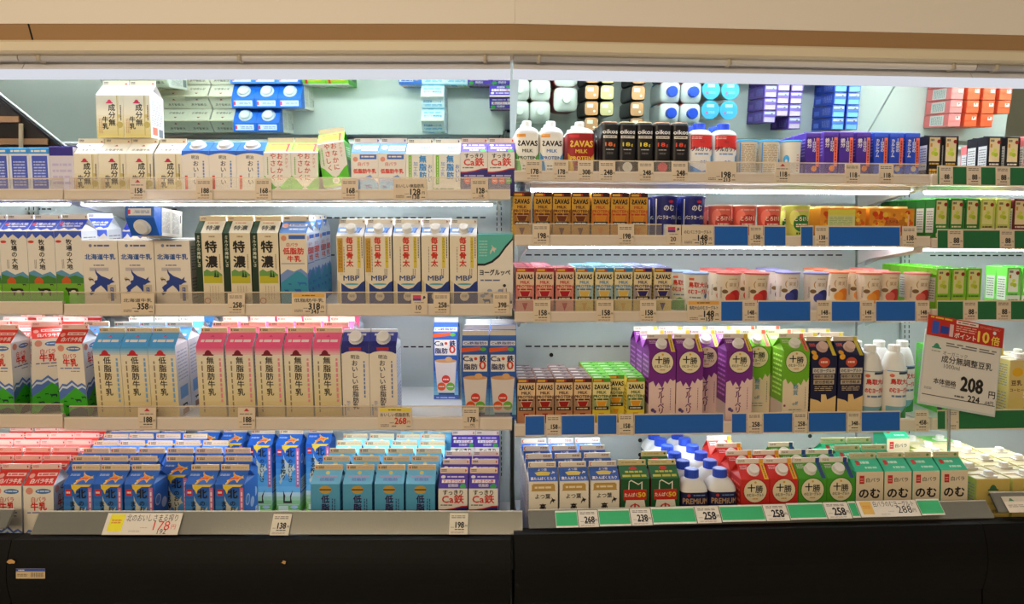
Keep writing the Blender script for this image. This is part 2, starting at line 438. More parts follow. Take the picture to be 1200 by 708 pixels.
# dark plate painted as the end mirror's reflection, under its slanting black-edged trim
def dark_reflection():
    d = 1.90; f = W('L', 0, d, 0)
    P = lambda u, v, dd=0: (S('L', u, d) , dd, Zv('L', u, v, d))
    root = thing('dark_reflection_plate', 'dark brown plate painted as a mirror reflection, slanting black edge, behind small blue cartons', 'board', (0, d, 0))
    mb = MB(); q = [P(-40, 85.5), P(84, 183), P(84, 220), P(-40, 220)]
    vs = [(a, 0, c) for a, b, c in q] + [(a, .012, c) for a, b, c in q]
    mb.add(vs, [(3, 2, 1, 0), (4, 5, 6, 7), (0, 1, 5, 4), (1, 2, 6, 5), (2, 3, 7, 6), (3, 0, 4, 7)], noisy('reflected_dark_tone', (24, 16, 11), (34, 22, 14), (2, 2, 14), .4))
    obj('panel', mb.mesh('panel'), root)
    mb = MB(); mb.tube([(P(-40, 81.5)[0], -.004, P(-40, 81.5)[2]), (P(84, 180)[0], -.004, P(84, 180)[2])], .005, M((16, 16, 17), .3), 8); obj('black_edge', mb.mesh('black_edge'), root)
    mb = MB(); mb.tube([(P(-40, 78.5)[0], -.006, P(-40, 78.5)[2] + .003), (P(84, 177)[0], -.006, P(84, 177)[2] + .003)], .0026, M((196, 202, 196), .3), 8); obj('pale_beading', mb.mesh('pale_beading'), root, 'pale beading')
    brown = M((122, 86, 52), .5, tag='brown')  # brown bands and upright are part of the painted reflection
    for v0, v1 in ((137, 144), (163, 170)):
        mb = MB(); x0, x1 = P(-39, 0)[0], P(24 if v0 < 150 else 58, 0)[0]
        mb.box(x0, x1, -.008, -.0005, P(0, v1)[2], P(0, v0)[2], brown); obj('reflected_brown_band', mb.mesh('reflected_brown_band'), root)
    mb = MB(); mb.box(P(26, 0)[0], P(30, 0)[0], -.014, -.0085, P(0, 186)[2], P(0, 146)[2], M((140, 122, 92), .4)); obj('reflected_upright', mb.mesh('reflected_upright'), root)
dark_reflection()

# ================================================================ SHELVES
SHELF = {}
def shelf(key, side, u0, u1, vtop, vbot, tilt, label, vguard=None, gu=None, lamp=.004, ends=(0, 0), uref=None):
    """vtop / vbot: rows of the rail's upper and lower edge where it starts (column uref)"""
    dF = 1.80; uref = uref or u0
    s0, s1 = S(side, u0, dF), S(side, u1, dF); w = s1 - s0
    zt, zb = Zv(side, uref, vtop, dF), Zv(side, uref, vbot, dF)
    base = zt - .016
    root = thing('display_shelf', label, 'shelf', W(side, s0, dF, base), (0, 0, TH[side]), 'display shelves of the refrigerated cases')
    L = .315
    t, c = sin(tilt), cos(tilt); wt = .026 if side == 'L' and s1 > -.1 else 0; ws = .026 if side == 'R' and s0 < .1 else 0
    mb = MB()
    mb.prism([(.012, -.001), (.012 + L * c, -.001 + L * t), (.012 + L * c + .010 * t, -.011 + L * t), (.012, -.013)], ws, w - wt, STEEL_WHITE)
    obj('shelf_board', mb.mesh('shelf_board'), root)
    mb = MB(); h0, h1 = zb - base, zt - base
    mb.prism([(0, h0), (-.002, h0 + .003), (-.002, h1 - .003), (0, h1), (.010, h1), (.0105, h0)], 0, w, CREAM_PLASTIC)
    mb.prism([(-.0035, h1 - .004), (-.002, h1 - .004), (-.002, h1), (-.0035, h1)], 0, w, M((236, 224, 208), .3))
    obj('price_rail', mb.mesh('price_rail'), root)
    for a, b in ([gu] if gu and not isinstance(gu, list) else gu or []):
        zg = Zv(side, uref, vguard, dF) - base; xa, xb = S(side, a, dF) - s0, S(side, b, dF) - s0
        mb = MB(); mb.box(xa, xb, .004, .0065, h1 + .0003, zg - .0012, ACRYLIC); mb.box(xa, xb, .0036, .0069, zg - .0012, zg + .0012, ACRYLIC_EDGE)
        obj('clear_guard', mb.mesh('clear_guard'), root, 'clear acrylic guard')
    if lamp is not None:
        lr, lz, ly = (.0075, -.0235, .060) if lamp < 0 else (.004, -.0165, .060) if key in ('L1', 'LE1') else (.004, -.0172 + .103 * t / c, .115)
        mb = MB(); zb_ = -.013 + (ly - .012) * t / c; mb.box(ws + .02, w - wt - .02, ly - .012, ly + .012, lz + .001, zb_ + .001, STEEL_WHITE); hs = obj('lamp_housing', mb.mesh('lamp_housing'), root)
        mb = MB(); mb.tube([(ws + .022, ly, lz), (w - wt - .022, ly, lz)], lr, TUBE if lr > .006 else LED, 10); obj('tube_lamp', mb.mesh('tube_lamp'), hs, 'cool white tube lamp')
    for x in (ws + .006, w - wt - .010):
        mb = MB(); y1 = .012 + L * c
        mb.prism([(.05, -.0145 + .05 * t), (y1, -.0125 + L * t), (y1, -.075 + L * t), (y1 - .06, -.06 + L * t), (.05, -.024 + .05 * t)], x, x + .004, STEEL_WHITE); obj('bracket', mb.mesh('bracket'), root)
    SHELF[key] = dict(side=side, base=base, tilt=tilt, d=1.835)
    return root
shelf('LE1', 'L', -150, 74, 221.5, 234.5, R(5), 'short top shelf at the case end, small blue cartons on it', 209, (-150, 73), uref=60)
shelf('LE2', 'L', -150, 74, 353, 369, R(5), 'short second shelf at the case end, blue-roofed cow milk cartons on it', 342, (-150, 73), uref=60)
shelf('LE3', 'L', -150, 74, 485.5, 502, R(5), 'short third shelf at the case end, red-roofed milk cartons on it', 474, (-150, 73), uref=60)
shelf('L1', 'L', 76, 598, 222, 234.3, R(4), 'top shelf of the milk case, half-litre milk cartons on it', 208, (80, 598), uref=340)
shelf('L2', 'L', 76, 600, 356, 370.5, R(6), 'second shelf of the milk case, litre milk and yogurt drink cartons on it', 342.5, (80, 598), uref=340, lamp=.010)
shelf('L3', 'L', 76, 600, 489, 504.5, R(8), 'third shelf of the milk case, pink-roofed nonfat milk cartons in its middle', 476.5, (80, 598), uref=340, lamp=.010)
shelf('R1', 'R', 603, 1089, 200, 212.5, R(4), 'top shelf of the drink case, protein bottles and black drink cartons on it', 187, (604, 1086), lamp=-.006)
shelf('R2', 'R', 603, 1089, 275, 288, R(4), 'second shelf of the drink case, golden protein cartons and fruit cups on it', 262, [(604, 776)], lamp=.010)
shelf('R3', 'R', 603, 1089, 365, 378, R(5), 'third shelf of the drink case, pink and blue protein cartons on it', 351.5, [(604, 804)], lamp=.010)
shelf('R4', 'R', 603, 1089, 497, 512, R(4), 'lowest shelf of the drink case, purple and green yogurt drink cartons on it', 486, None, lamp=.010)
shelf('RE1', 'R', 1092, 1330, 204, 217.5, R(4), 'top shelf of the soy milk case, black soy cartons on it', uref=1100, lamp=-.006)
shelf('RE2', 'R', 1092, 1330, 279, 291.5, R(4), 'second shelf of the soy milk case, green soy cartons on it', uref=1100, lamp=.010)
shelf('RE3', 'R', 1092, 1330, 362, 375.5, R(4), 'third shelf of the soy milk case, lime green soy cartons on it', uref=1100, lamp=.010)
shelf('RE4', 'R', 1092, 1330, 490, 504, R(4), 'lowest shelf of the soy milk case, coffee soy carton on it', uref=1100, lamp=.010)
for k, sd, b in (('L0', 'L', .45), ('R0', 'R', .455)): SHELF[k] = dict(side=sd, base=b, tilt=R(2), d=1.70)
# ================================================================ PRODUCTS: one of each kind
K = {}
def reg(key, oname, cat, desc, plural, w, d, h, parts): K[key] = dict(oname=oname, cat=cat, desc=desc, plural=plural, w=w, d=d, h=h, parts=parts)
RED, BLK, BLU = (206, 40, 36), (28, 26, 26), (36, 66, 150)
def side_default(c, col=(150, 150, 160)):
    c.bars(.12, .55, .88, .93, 9, col, .35, 3); c.bars(.12, .12, .88, .46, 7, col, .35, 5); c.rect(.55, .05, .85, .1, (90, 90, 90))
def gable(key, cat, desc, plural, w=.0705, d=.0705, h=.236, body=WHITE, front=None, roofc=WHITE, roof=None, finc=WHITE, fin=None, side=None, sidec=None, cap=None, oname='milk_carton', rh=.030, fh=.013, capr=.0125, capx=.5):
    hb = h - rh - fh; ft = .002; run = d / 2 - ft; sl = hypot(run, rh)
    mb = MB(); x, y = w / 2, d / 2
    bm = M(body, .38); sm = M(sidec or body, .38)
    vs = [(-x, -y, 0), (x, -y, 0), (x, y, 0), (-x, y, 0), (-x, -y, hb), (x, -y, hb), (x, y, hb), (-x, y, hb)]
    mb.add(vs, [(0, 1, 5, 4), (2, 3, 7, 6), (0, 3, 2, 1), (4, 5, 6, 7)], bm)
    mb.add(vs, [(1, 2, 6, 5), (3, 0, 4, 7)], sm)
    for o, u in (((-x, -y, 0), (1, 0, 0)), ((x, y, 0), (-1, 0, 0))):
        if front: front(Face(mb, o, u, (0, 0, 1), w, hb))
    for o, u in (((x, -y, 0), (0, 1, 0)), ((-x, y, 0), (0, -1, 0))):
        (side or side_default)(Face(mb, o, u, (0, 0, 1), d, hb))
    parts = [('body', mb.mesh('body'), None)]
    mb = MB(); rm = M(roofc, .38); zt = hb + rh; ax = x - d * .30
    vs = [(-x, -y, hb), (x, -y, hb), (x, -ft, zt), (-x, -ft, zt), (-x, y, hb), (x, y, hb), (x, ft, zt), (-x, ft, zt), (ax, 0, zt - .002), (-ax, 0, zt - .002)]
    mb.add(vs, [(0, 1, 2, 3), (5, 4, 7, 6)], rm)
    mb.add(vs, [(1, 5, 8), (4, 0, 9), (1, 8, 2), (5, 6, 8), (0, 3, 9), (4, 9, 7), (2, 8, 6), (3, 7, 9)], M(sidec or roofc, .4))
    for sg in (1, -1):
        o = (-x * sg, -y * sg, hb)
        if roof: roof(Face(mb, o, (sg, 0, 0), (0, run * sg / sl, rh / sl), w, sl))
    parts.append(('gable_top', mb.mesh('gable_top'), None))
    mb = MB(); fm = M(finc, .38); e = .0012
    mb.box(-x + e, x - e, -ft, ft, zt - .001, zt + fh, fm)
    for sg in (1, -1):
        c = Face(mb, ((-x + e) * sg, -ft * sg, zt), (sg, 0, 0), (0, 0, 1), w - 2 * e, fh)
        if fin: fin(c)
        else: c.bars(.06, .3, .25, .75, 2, (150, 120, 120), .5, 2)
    parts.append(('top_seam', mb.mesh('top_seam'), None))
    if cap:
        mb = MB(); nrm = Vector((0, -rh / sl, run / sl)); p = Vector(((capx - .5) * w, -y + run * .52, hb + rh * .52))
        q = nrm.to_track_quat('Z', 'Y').to_matrix().to_4x4(); a = Matrix.Translation(p) @ q
        lathe(mb, [(capr * 1.12, -.001), (capr * 1.12, .003), (capr, .0035), (capr, .0125), (capr * .9, .0138)], M(cap, .35), 36, axis=a, ribs=1)
        parts.insert(2, ('>screw_cap', mb.mesh('screw_cap'), 'white screw cap'))
    reg(key, oname, cat, desc, plural, w, d, h, parts)
def redfin(mark='r', col=RED, bg=None, dark=(70, 60, 60), dx=0):
    def f(c):
        if mark == 'l': c.poly([(.03, .5), (.09, .2), (.09, .8)], col); c.bars(.14, .25, .34, .75, 2, dark, .6, 4)
        elif mark == 'r': c.bars(.05, .3, .24, .8, 2, dark, .6, 4); c.poly([(.97, .5), (.91, .2), (.91, .8)], col)
        elif mark == 'h': c.hat(.91, .25, .1, col); c.bars(.05, .3, .22, .8, 2, dark, .6, 4)
        if mark == 'l': c.bars(.42, .44, .95, .56, 1, (190, 170, 150), .9, 3)
    return f

# --- half-litre cream milk
def f(c):
    c.grad(0, 0, 1, .62, (222, 204, 128), (238, 230, 206), 7)
    c.ell(.86, .3, .12, (196, 176, 96)); c.ell(.84, .5, .07, (206, 188, 112)); c.rect(.77, .05, .8, .98, (196, 178, 104)); c.rect(.82, .2, .835, .98, (206, 190, 122))
    c.hat(.5, .80, .26, (200, 36, 76)); c.tv('成分無', .58, .79, .27, BLK, .018, 1.02); c.tv('牛乳', .33, .50, .24, BLK, .018, 1.02)
    c.vbars(.08, .1, .24, .45, 3, (190, 130, 100), .4); c.vbars(.88, .4, .94, .76, 1, (60, 50, 40), .7)
def r(c): c.hat(.5, .72, .14, (200, 36, 76)); c.t('北海道牛乳', .5, .35, .14, (100, 96, 92), .01); c.rect(.06, .12, .94, .15, (220, 214, 204))
def sd(c): c.rect(0, 0, 1, 1, (232, 228, 222)); c.bars(.1, .3, .9, .9, 14, (150, 148, 150), .35, 8); c.rect(.15, .08, .5, .26, (226, 120, 96)); c.rect(.6, .05, .9, .24, (120, 126, 130))
gable('cream', 'milk carton', 'cream half-litre milk carton', 'cream half-litre milk cartons', h=.154, body=(238, 230, 206), front=f, roofc=(240, 234, 218), roof=r, finc=(236, 226, 200), fin=redfin('h', (206, 40, 84)), side=sd, sidec=(232, 228, 222))
# --- blue slanted-top milk with big cap
def blue_cap_box():
    w, d, h = .0705, .0705, .146; hb = .118; mb = MB(); x, y = w / 2, d / 2; bl = (30, 100, 206)
    mb.box(-x, x, -y, y, 0, hb, M(WHITE, .38))
    for o, u in (((-x, -y, 0), (1, 0, 0)), ((x, y, 0), (-1, 0, 0))):
        c = Face(mb, o, u, (0, 0, 1), w, hb)
        c.rect(0, .90, 1, 1, bl); c.wave(.90, .05, .5, (240, 232, 220), .55, 0); c.t('明治', .5, .86, .15, BLK, .01); c.tv('おいしい', .52, .79, .22, (30, 34, 60), .012, 1.04)
        c.rect(.1, .14, .2, .46, (214, 66, 48)); c.vbars(.76, .2, .84, .78, 1, (90, 130, 196), .7)
    for o, u in (((x, -y, 0), (0, 1, 0)), ((-x, y, 0), (0, -1, 0))):
        c = Face(mb, o, u, (0, 0, 1), d, hb); c.rect(0, .9, 1, 1, bl); side_default(c)
    p = [('body', mb.mesh('body'), None)]
    mb = MB(); zf = hb + .014; bm = M(bl, .35)
    vs = [(-x, -y, hb), (x, -y, hb), (x, y, hb), (-x, y, hb), (-x, y * .2, h), (x, y * .2, h), (-x, y, h), (x, y, h)]
    mb.add(vs, [(0, 1, 5, 4), (4, 5, 7, 6), (1, 2, 7, 5), (3, 0, 4, 6), (2, 3, 6, 7)], bm)
    L = hypot(y * 1.2, h - hb)
    c = Face(mb, (x, y, h), (-1, 0, 0), (0, -1, 0), w, y * .8); c.rect(.1, .2, .9, .8, (228, 232, 240)); c.bars(.16, .35, .7, .65, 2, (120, 150, 210), .5); c.rect(.82, .3, .9, .7, (220, 60, 90))
    p.append(('slanted_top', mb.mesh('slanted_top'), None))
    mb = MB(); nrm = Vector((0, -(h - hb), y * 1.2)).normalized(); a = Matrix.Translation((0, -y * .42, hb + (h - hb) * .48)) @ nrm.to_track_quat('Z', 'Y').to_matrix().to_4x4()
    lathe(mb, [(.021, -.001), (.021, .0025), (.0165, .003), (.0155, .010), (.013, .0115)], M((232, 234, 236), .35), 32, axis=a)
    p.append(('>screw_cap', mb.mesh('screw_cap'), 'wide white screw cap')); return p
reg('bluecap', 'milk_carton', 'milk carton', 'white milk carton with blue slanted top', 'blue-topped milk cartons with white caps', .0705, .0705, .157, blue_cap_box())
# --- green stomach-friendly milk
def f(c):
    g = (86, 188, 34)
    c.poly([(0, 0), (1, 0), (1, .46), (.86, .40), (.62, .24), (.5, .21), (.38, .24), (.14, .42), (0, .48)], g)
    c.ell(.5, .13, .13, (236, 240, 226)); c.bars(.42, .1, .58, .16, 2, (120, 150, 110), .5); c.rect(0, 0, 1, .05, (150, 206, 40))
    c.tv('おなかに', .60, 1.0, .235, (196, 62, 32), .014, 1.12); c.tv('やさしく', .34, 1.0, .235, (196, 62, 32), .014, 1.12); c.tv('アカディ', .84, .98, .13, (196, 62, 32), .005, 1.05); c.vbars(.11, .5, .17, .9, 1, (110, 180, 60), .7)
def r(c): c.rect(0, 0, .1, 1, (140, 206, 50)); c.rect(.9, 0, 1, 1, (140, 206, 50)); c.rect(.14, .78, .88, .9, (214, 48, 34)); c.rect(.14, .34, .78, .74, (240, 214, 30)); c.rect(.78, .1, .88, .9, (214, 48, 34)); c.rect(0, 0, 1, .08, (236, 236, 230))
def sd(c): c.rect(0, 0, 1, 1, (60, 150, 40)); c.rect(.2, .1, .8, .6, (20, 70, 50)); c.bars(.2, .65, .8, .9, 5, (230, 240, 220), .4)
gable('green', 'milk carton', 'green and white half-litre milk carton', 'green and white half-litre milk cartons', h=.156, front=f, roofc=(140, 206, 50), roof=r, finc=(234, 226, 200), fin=redfin('x'), side=sd, sidec=(60, 150, 40))
# --- half-litre blue-roofed low-fat
def cows(c, col, y):
    c.shape(COW, .12, y, .17, col); c.shape(COW, .5, y - .02, .26, col); c.shape(COW, .28, y + .1, .11, col)
def f(c):
    c.rect(.32, .86, .94, .97, (60, 104, 190)); c.bars(.38, .9, .88, .94, 1, WHITE, .8); c.ell(.16, .86, .09, (226, 150, 130))
    c.t('白バラ', .46, .75, .15, (216, 56, 44), .012); c.t('低脂肪牛乳', .5, .585, .18, (216, 44, 36), .03, fit=.84)
    c.poly([(0, 0), (1, 0), (1, .3), (.7, .5), (.5, .44), (.3, .42), (0, .42)], (120, 150, 206)); c.poly([(0, 0), (1, 0), (1, .26), (.72, .42), (.46, .34), (0, .33)], (70, 170, 224)); c.wave(.10, .03, 2.5, (36, 112, 200)); cows(c, (24, 84, 176), .16)
def r(c): c.rect(0, 0, 1, .2, (70, 120, 214)); c.rect(.36, .55, .96, .72, (240, 244, 250)); c.bars(.4, .6, .9, .68, 1, (60, 110, 200), .8); c.rect(.36, .25, .96, .45, (240, 244, 250)); c.bars(.4, .3, .9, .4, 1, (40, 90, 200), .9); c.ell(.2, .55, .13, (236, 190, 190))
gable('lowfat_half', 'milk carton', 'blue-roofed half-litre low-fat milk carton', 'blue-roofed half-litre low-fat milk cartons', h=.155, front=f, roofc=(74, 126, 216), roof=r, finc=(236, 230, 214), fin=redfin('r', (40, 70, 150)))
# --- half-litre light blue nonfat
def f(c):
    c.rect(.1, .28, .22, .97, (124, 190, 40)); c.vbars(.14, .32, .18, .93, 1, WHITE, .6); c.tv('無脂肪', .63, .97, .28, (40, 140, 214), .03, 1.07); c.tv('おいしい', .9, .76, .17, (50, 110, 190), .012, .98); c.tv('加工乳', .36, .82, .17, (60, 120, 196), .008, 1.1)
    c.poly([(0, 0), (1, 0), (1, .06), (.5, .12), (0, .2)], (150, 200, 90)); c.bars(.1, .16, .8, .2, 1, (90, 140, 90), .6)
def r(c): c.grad(0, 0, 1, 1, (226, 240, 248), (240, 246, 250), 3); c.t('おいしい無脂肪乳', .52, .62, .13, (50, 160, 226), .02, fit=.8); c.bars(.1, .2, .9, .42, 2, (110, 190, 236), .6); c.rect(0, 0, 1, .1, (150, 210, 240))
gable('nonfat_half', 'milk carton', 'pale blue half-litre nonfat milk carton', 'pale blue half-litre nonfat milk cartons', h=.153, body=(240, 238, 226), front=f, roofc=(232, 242, 248), roof=r, finc=(240, 236, 224), fin=redfin('r', (60, 60, 110)), sidec=(214, 230, 242))
# --- Ca iron purple, two sizes
def ca_front(c):
    top = 1 - .93 / c.a
    c.t('すっきり', .5, 1 - .14 / c.a, .2, BLK, .02, fit=.68); c.t('Ca鉄', .5, 1 - .36 / c.a, .33, (206, 44, 36), .02, fit=.74); c.bars(.08, 1 - .6 / c.a, .5, 1 - .55 / c.a, 1, (120, 110, 100), .8)
    b = 1 - .62 / c.a
    c.poly([(0, 0), (1, 0), (1, b + .03 / c.a), (.8, b + .02 / c.a), (.5, b - .06 / c.a), (.2, b - .10 / c.a), (0, b - .10 / c.a)], (196, 40, 44)); c.poly([(0, 0), (1, 0), (1, b - .01 / c.a), (.8, b - .02 / c.a), (.5, b - .10 / c.a), (.2, b - .14 / c.a), (0, b - .14 / c.a)], (46, 34, 112))
    c.bars(.14, b - .28 / c.a, .9, b - .22 / c.a, 1, (190, 186, 226), .8)
    for i, k in enumerate(((222, 60, 48), (222, 60, 48), (64, 150, 60))): c.ell(.26 + .26 * i, b - .44 / c.a, .12, k); c.bars(.18 + .26 * i, b - .46 / c.a, .34 + .26 * i, b - .42 / c.a, 1, WHITE, .7)
    if c.a > 2: c.rect(.3, .3, .76, .42, (200, 204, 236)); c.t('乳飲料', .53, .36, .13, (60, 50, 130), .01)
def r(c): c.ell(.14, .76, .08, WHITE, .06); c.bars(.28, .7, .9, .82, 1, (222, 214, 240), .8); c.rect(.1, .36, .9, .58, (240, 236, 240)); c.t('すっきりCa鉄', .5, .47, .12, (206, 60, 50), .02, fit=.7); c.t('低脂肪', .5, .2, .12, WHITE, .01); c.ell(.84, .14, .11, (52, 150, 66), .09)
for k, h, nm in (('ca_half', .155, 'half-litre'), ('ca_litre', .228, 'litre')):
    gable(k, 'milk drink carton', 'purple-roofed %s iron milk carton' % nm, 'purple-roofed %s milk drink cartons' % nm, h=h, front=ca_front, roofc=(78, 52, 160), roof=r, finc=(238, 216, 200), fin=redfin('r', (206, 54, 40)), sidec=(78, 52, 160), side=lambda c: c.bars(.15, .3, .85, .9, 9, (170, 160, 214), .35), oname='milk_drink_carton', rh=.027)
# --- cow meadow milk (litre)
def f(c):
    c.poly([(0, 1), (0, .90), (.12, .93), (.2, .97), (.32, .91), (.5, .96), (.7, .90), (.88, .95), (1, .9), (1, 1)], (64, 92, 196))
    c.ell(.14, .86, .11, (214, 58, 44), .05); c.tv('牧場の大地', .52, .895, .22, BLK, .022, 1.04); c.vbars(.22, .5, .32, .62, 2, (110, 100, 90), .4)
    c.poly([(0, 0), (1, 0), (1, .40), (.8, .46), (.5, .42), (.2, .48), (0, .45)], (96, 158, 196)); c.poly([(0, 0), (1, 0), (1, .37), (.7, .41), (.4, .38), (0, .43)], (70, 132, 52)); c.grad(0, 0, 1, .30, (96, 196, 28), (116, 176, 50), 5)
    c.poly([(.2, .30), (.52, .30), (.52, .35), (.36, .40), (.2, .35)], (206, 96, 40)); c.shape(COW, .3, .13, .5, (30, 28, 26), .13); c.ell(.6, .19, .09, WHITE, .05); c.shape(COW, .75, .27, .14, (40, 36, 30), .03)
def r(c): c.poly([(0, 0), (1, 0), (1, .2), (.86, .08), (.7, .24), (.5, .1), (.3, .26), (.14, .1), (0, .2)], WHITE); c.t('牧場の大地', .5, .62, .15, WHITE, .012, fit=.8); c.bars(.2, .36, .9, .46, 1, (210, 216, 240), .8); c.ell(.12, .62, .07, (214, 50, 60))
gable('meadow', 'milk carton', 'blue-roofed cow meadow milk carton', 'blue-roofed cow meadow milk cartons', h=.238, front=f, roofc=(42, 70, 190), roof=r, finc=(236, 234, 232), fin=redfin('r', (150, 120, 120)), sidec=(234, 236, 240))
# --- Hokkaido map brick
def brickbox(key, oname, cat, desc, plural, w, d, h, body, front, side=None, top=None, topc=None, tab=None, sidec=None):
    mb = MB(); x, y = w / 2, d / 2; q = .0012
    mb.box(-x, x, -y, y, 0, h - .0015, M(body, .38))
    sm = M(sidec or body, .38)
    for o, u in (((-x, -y, 0), (1, 0, 0)), ((x, y, 0), (-1, 0, 0))): front(Face(mb, o, u, (0, 0, 1), w, h - .0015))
    for o, u in (((x, -y, 0), (0, 1, 0)), ((-x, y, 0), (0, -1, 0))):
        c = Face(mb, o, u, (0, 0, 1), d, h - .0015); c.rect(0, 0, 1, 1, sidec or body); (side or side_default)(c)
    parts = [('body', mb.mesh('body'), None)]
    mb = MB(); tm = M(topc or body, .35)
    mb.add([(-x, -y, h - .0016), (x, -y, h - .0016), (x, y, h - .0016), (-x, y, h - .0016), (-x + q, -y + q, h), (x - q, -y + q, h), (x - q, y - q, h), (-x + q, y - q, h)], [(0, 1, 5, 4), (1, 2, 6, 5), (2, 3, 7, 6), (3, 0, 4, 7), (4, 5, 6, 7)], tm)
    mb.box(-x + q, x - q, -.0012, .0012, h - .0002, h + .0022, tm)
    if top: top(Face(mb, (-x, -y, h), (1, 0, 0), (0, 1, 0), w, d))
    parts.append(('folded_top', mb.mesh('folded_top'), None))
    if tab == 'cap':
        mb = MB(); mb.box(-.016, .016, -y + .006, -y + .030, h + .0004, h + .004, M((236, 234, 230), .35)); lathe(mb, [(.011, h + .004), (.011, h + .014), (.0095, h + .015)], M((238, 236, 232), .35), 24, axis=Matrix.Translation((0, -y + .018, 0)), ribs=1)
        parts.append(('>screw_cap', mb.mesh('screw_cap'), 'white screw cap'))
    elif tab == 'straw':
        mb = MB(); lathe(mb, [(.0032, h + .0003), (.0032, h + .0011)], M((206, 210, 214), .25, .6), 14, axis=Matrix.Translation((x * .35, -y * .45, 0)))
        parts.append(('>straw_hole', mb.mesh('straw_hole'), 'foil straw hole'))
    reg(key, oname, cat, desc, plural, w, d, h + .002, parts)
def f(c):
    nb = (40, 66, 150)
    c.ell(.24, .93, .045, (120, 130, 170)); c.bars(.34, .915, .8, .945, 1, (90, 100, 150), .9); c.t('北海道牛乳', .5, .765, .17, (34, 92, 170), .035, fit=.86)
    c.rect(.18, .555, .72, .605, (196, 190, 196)); c.bars(.3, .63, .62, .65, 1, (120, 120, 150), .8); c.shape(HOKKAIDO, .1, .19, .78, nb, .40)
    c.rect(.66, .14, .90, .35, (206, 196, 176)); c.rect(.74, .11, .83, .31, (52, 76, 156)); c.tv('牛乳', .785, .30, .07, WHITE, 0, 1.0); c.bars(.14, .02, .5, .05, 1, (150, 130, 110), .6); c.ell(.18, .44, .05, (206, 190, 160)); c.shape(COW, .14, .40, .14, (90, 80, 80), .05)
brickbox('map', 'milk_carton', 'milk carton', 'flat-topped white milk carton with a blue island map', 'white milk cartons with a blue island map', .092, .062, .178, (238, 230, 218), f, topc=(240, 240, 238))
# --- thick milk
def f(c):
    gx = .24; X = lambda x: gx + x * (1 - gx)
    c.rect(0, 0, gx, 1, (22, 52, 30)); c.tv('ミルクの美味しさ', .12, .97, .14, (226, 232, 214), .01, 1.06)
    c.bars(X(.36), .94, X(.66), .965, 1, (180, 160, 120), .8); c.t('特', X(.44), .82, .46, BLK, .034); c.t('濃', X(.44), .62, .46, BLK, .034); c.vbars(X(.82), .52, X(.88), .72, 1, (120, 100, 80), .6)
    c.poly([(X(.04), .42), (X(.04), .49), (X(.2), .52), (X(.4), .49), (X(.66), .51), (X(.94), .45), (X(.94), .42)], (110, 160, 80)); c.rect(X(.04), .335, X(.94), .43, (196, 190, 40)); c.shape(TREE, X(.5), .40, .15, (26, 62, 30), .12); c.shape(TREE, X(.64), .40, .13, (30, 70, 34), .10)
    c.vbars(X(.25), .12, X(.8), .30, 4, (160, 140, 100), .15); c.ell(X(.18), .1, .12, (200, 110, 80)); c.ell(X(.18), .1, .09, (238, 220, 196))
def sd(c): c.rect(0, 0, 1, 1, (22, 52, 30)); c.tv('ミルクの美味しさ', .5, .97, .3, (226, 232, 214), .01, 1.05)
def r(c): c.rect(0, 0, .22, 1, (40, 70, 50)); c.t('特濃', .6, .42, .26, (70, 70, 66), .02); c.bars(.34, .8, .76, .88, 1, (206, 110, 90), .8)
gable('rich', 'milk carton', 'green-sided beige rich milk carton', 'beige rich milk cartons with dark green sides', w=.0705, d=.066, h=.240, body=(236, 224, 196), front=f, roofc=(238, 234, 218), roof=r, finc=(226, 212, 178), side=sd, sidec=(30, 66, 40))
# --- litre blue low-fat
def f(c):
    c.rect(.34, .92, .94, .97, (60, 104, 190)); c.ell(.16, .93, .1, (226, 150, 120)); c.t('白バラ', .46, .845, .15, (216, 56, 44), .015); c.t('低脂肪', .5, .76, .26, (216, 44, 36), .035, fit=.76); c.t('牛乳', .52, .66, .24, (216, 44, 36), .03, fit=.5)
    c.rect(.04, .59, .9, .60, (110, 140, 200)); c.poly([(0, 0), (1, 0), (1, .46), (.76, .53), (.5, .49), (.26, .52), (0, .45)], (120, 150, 210)); c.poly([(0, 0), (1, 0), (1, .40), (.8, .47), (.62, .5), (.4, .44), (.16, .38), (0, .34)], (52, 150, 186)); cows(c, (30, 96, 184), .2); c.poly([(.2, 0), (.9, 0), (.9, .06), (.7, .10), (.3, .08)], (30, 96, 184)); c.shape(COW, .6, .3, .36, (40, 110, 190), .06)
gable('lowfat', 'milk carton', 'blue-roofed litre low-fat milk carton with red lettering', 'blue-roofed litre low-fat milk cartons', h=.240, body=(238, 228, 208), front=f, roofc=(90, 140, 220), roof=(lambda c: (c.rect(.3, .55, .96, .75, (236, 240, 250)), c.bars(.34, .6, .92, .7, 1, (60, 110, 210), .8), c.rect(.3, .2, .96, .42, (120, 170, 240)), c.bars(.34, .25, .92, .37, 1, WHITE, .8), c.ell(.16, .6, .12, (236, 180, 176)))), finc=(228, 216, 196), fin=redfin('r', (50, 80, 160)), side=lambda c: (f(c),), sidec=(224, 232, 244))
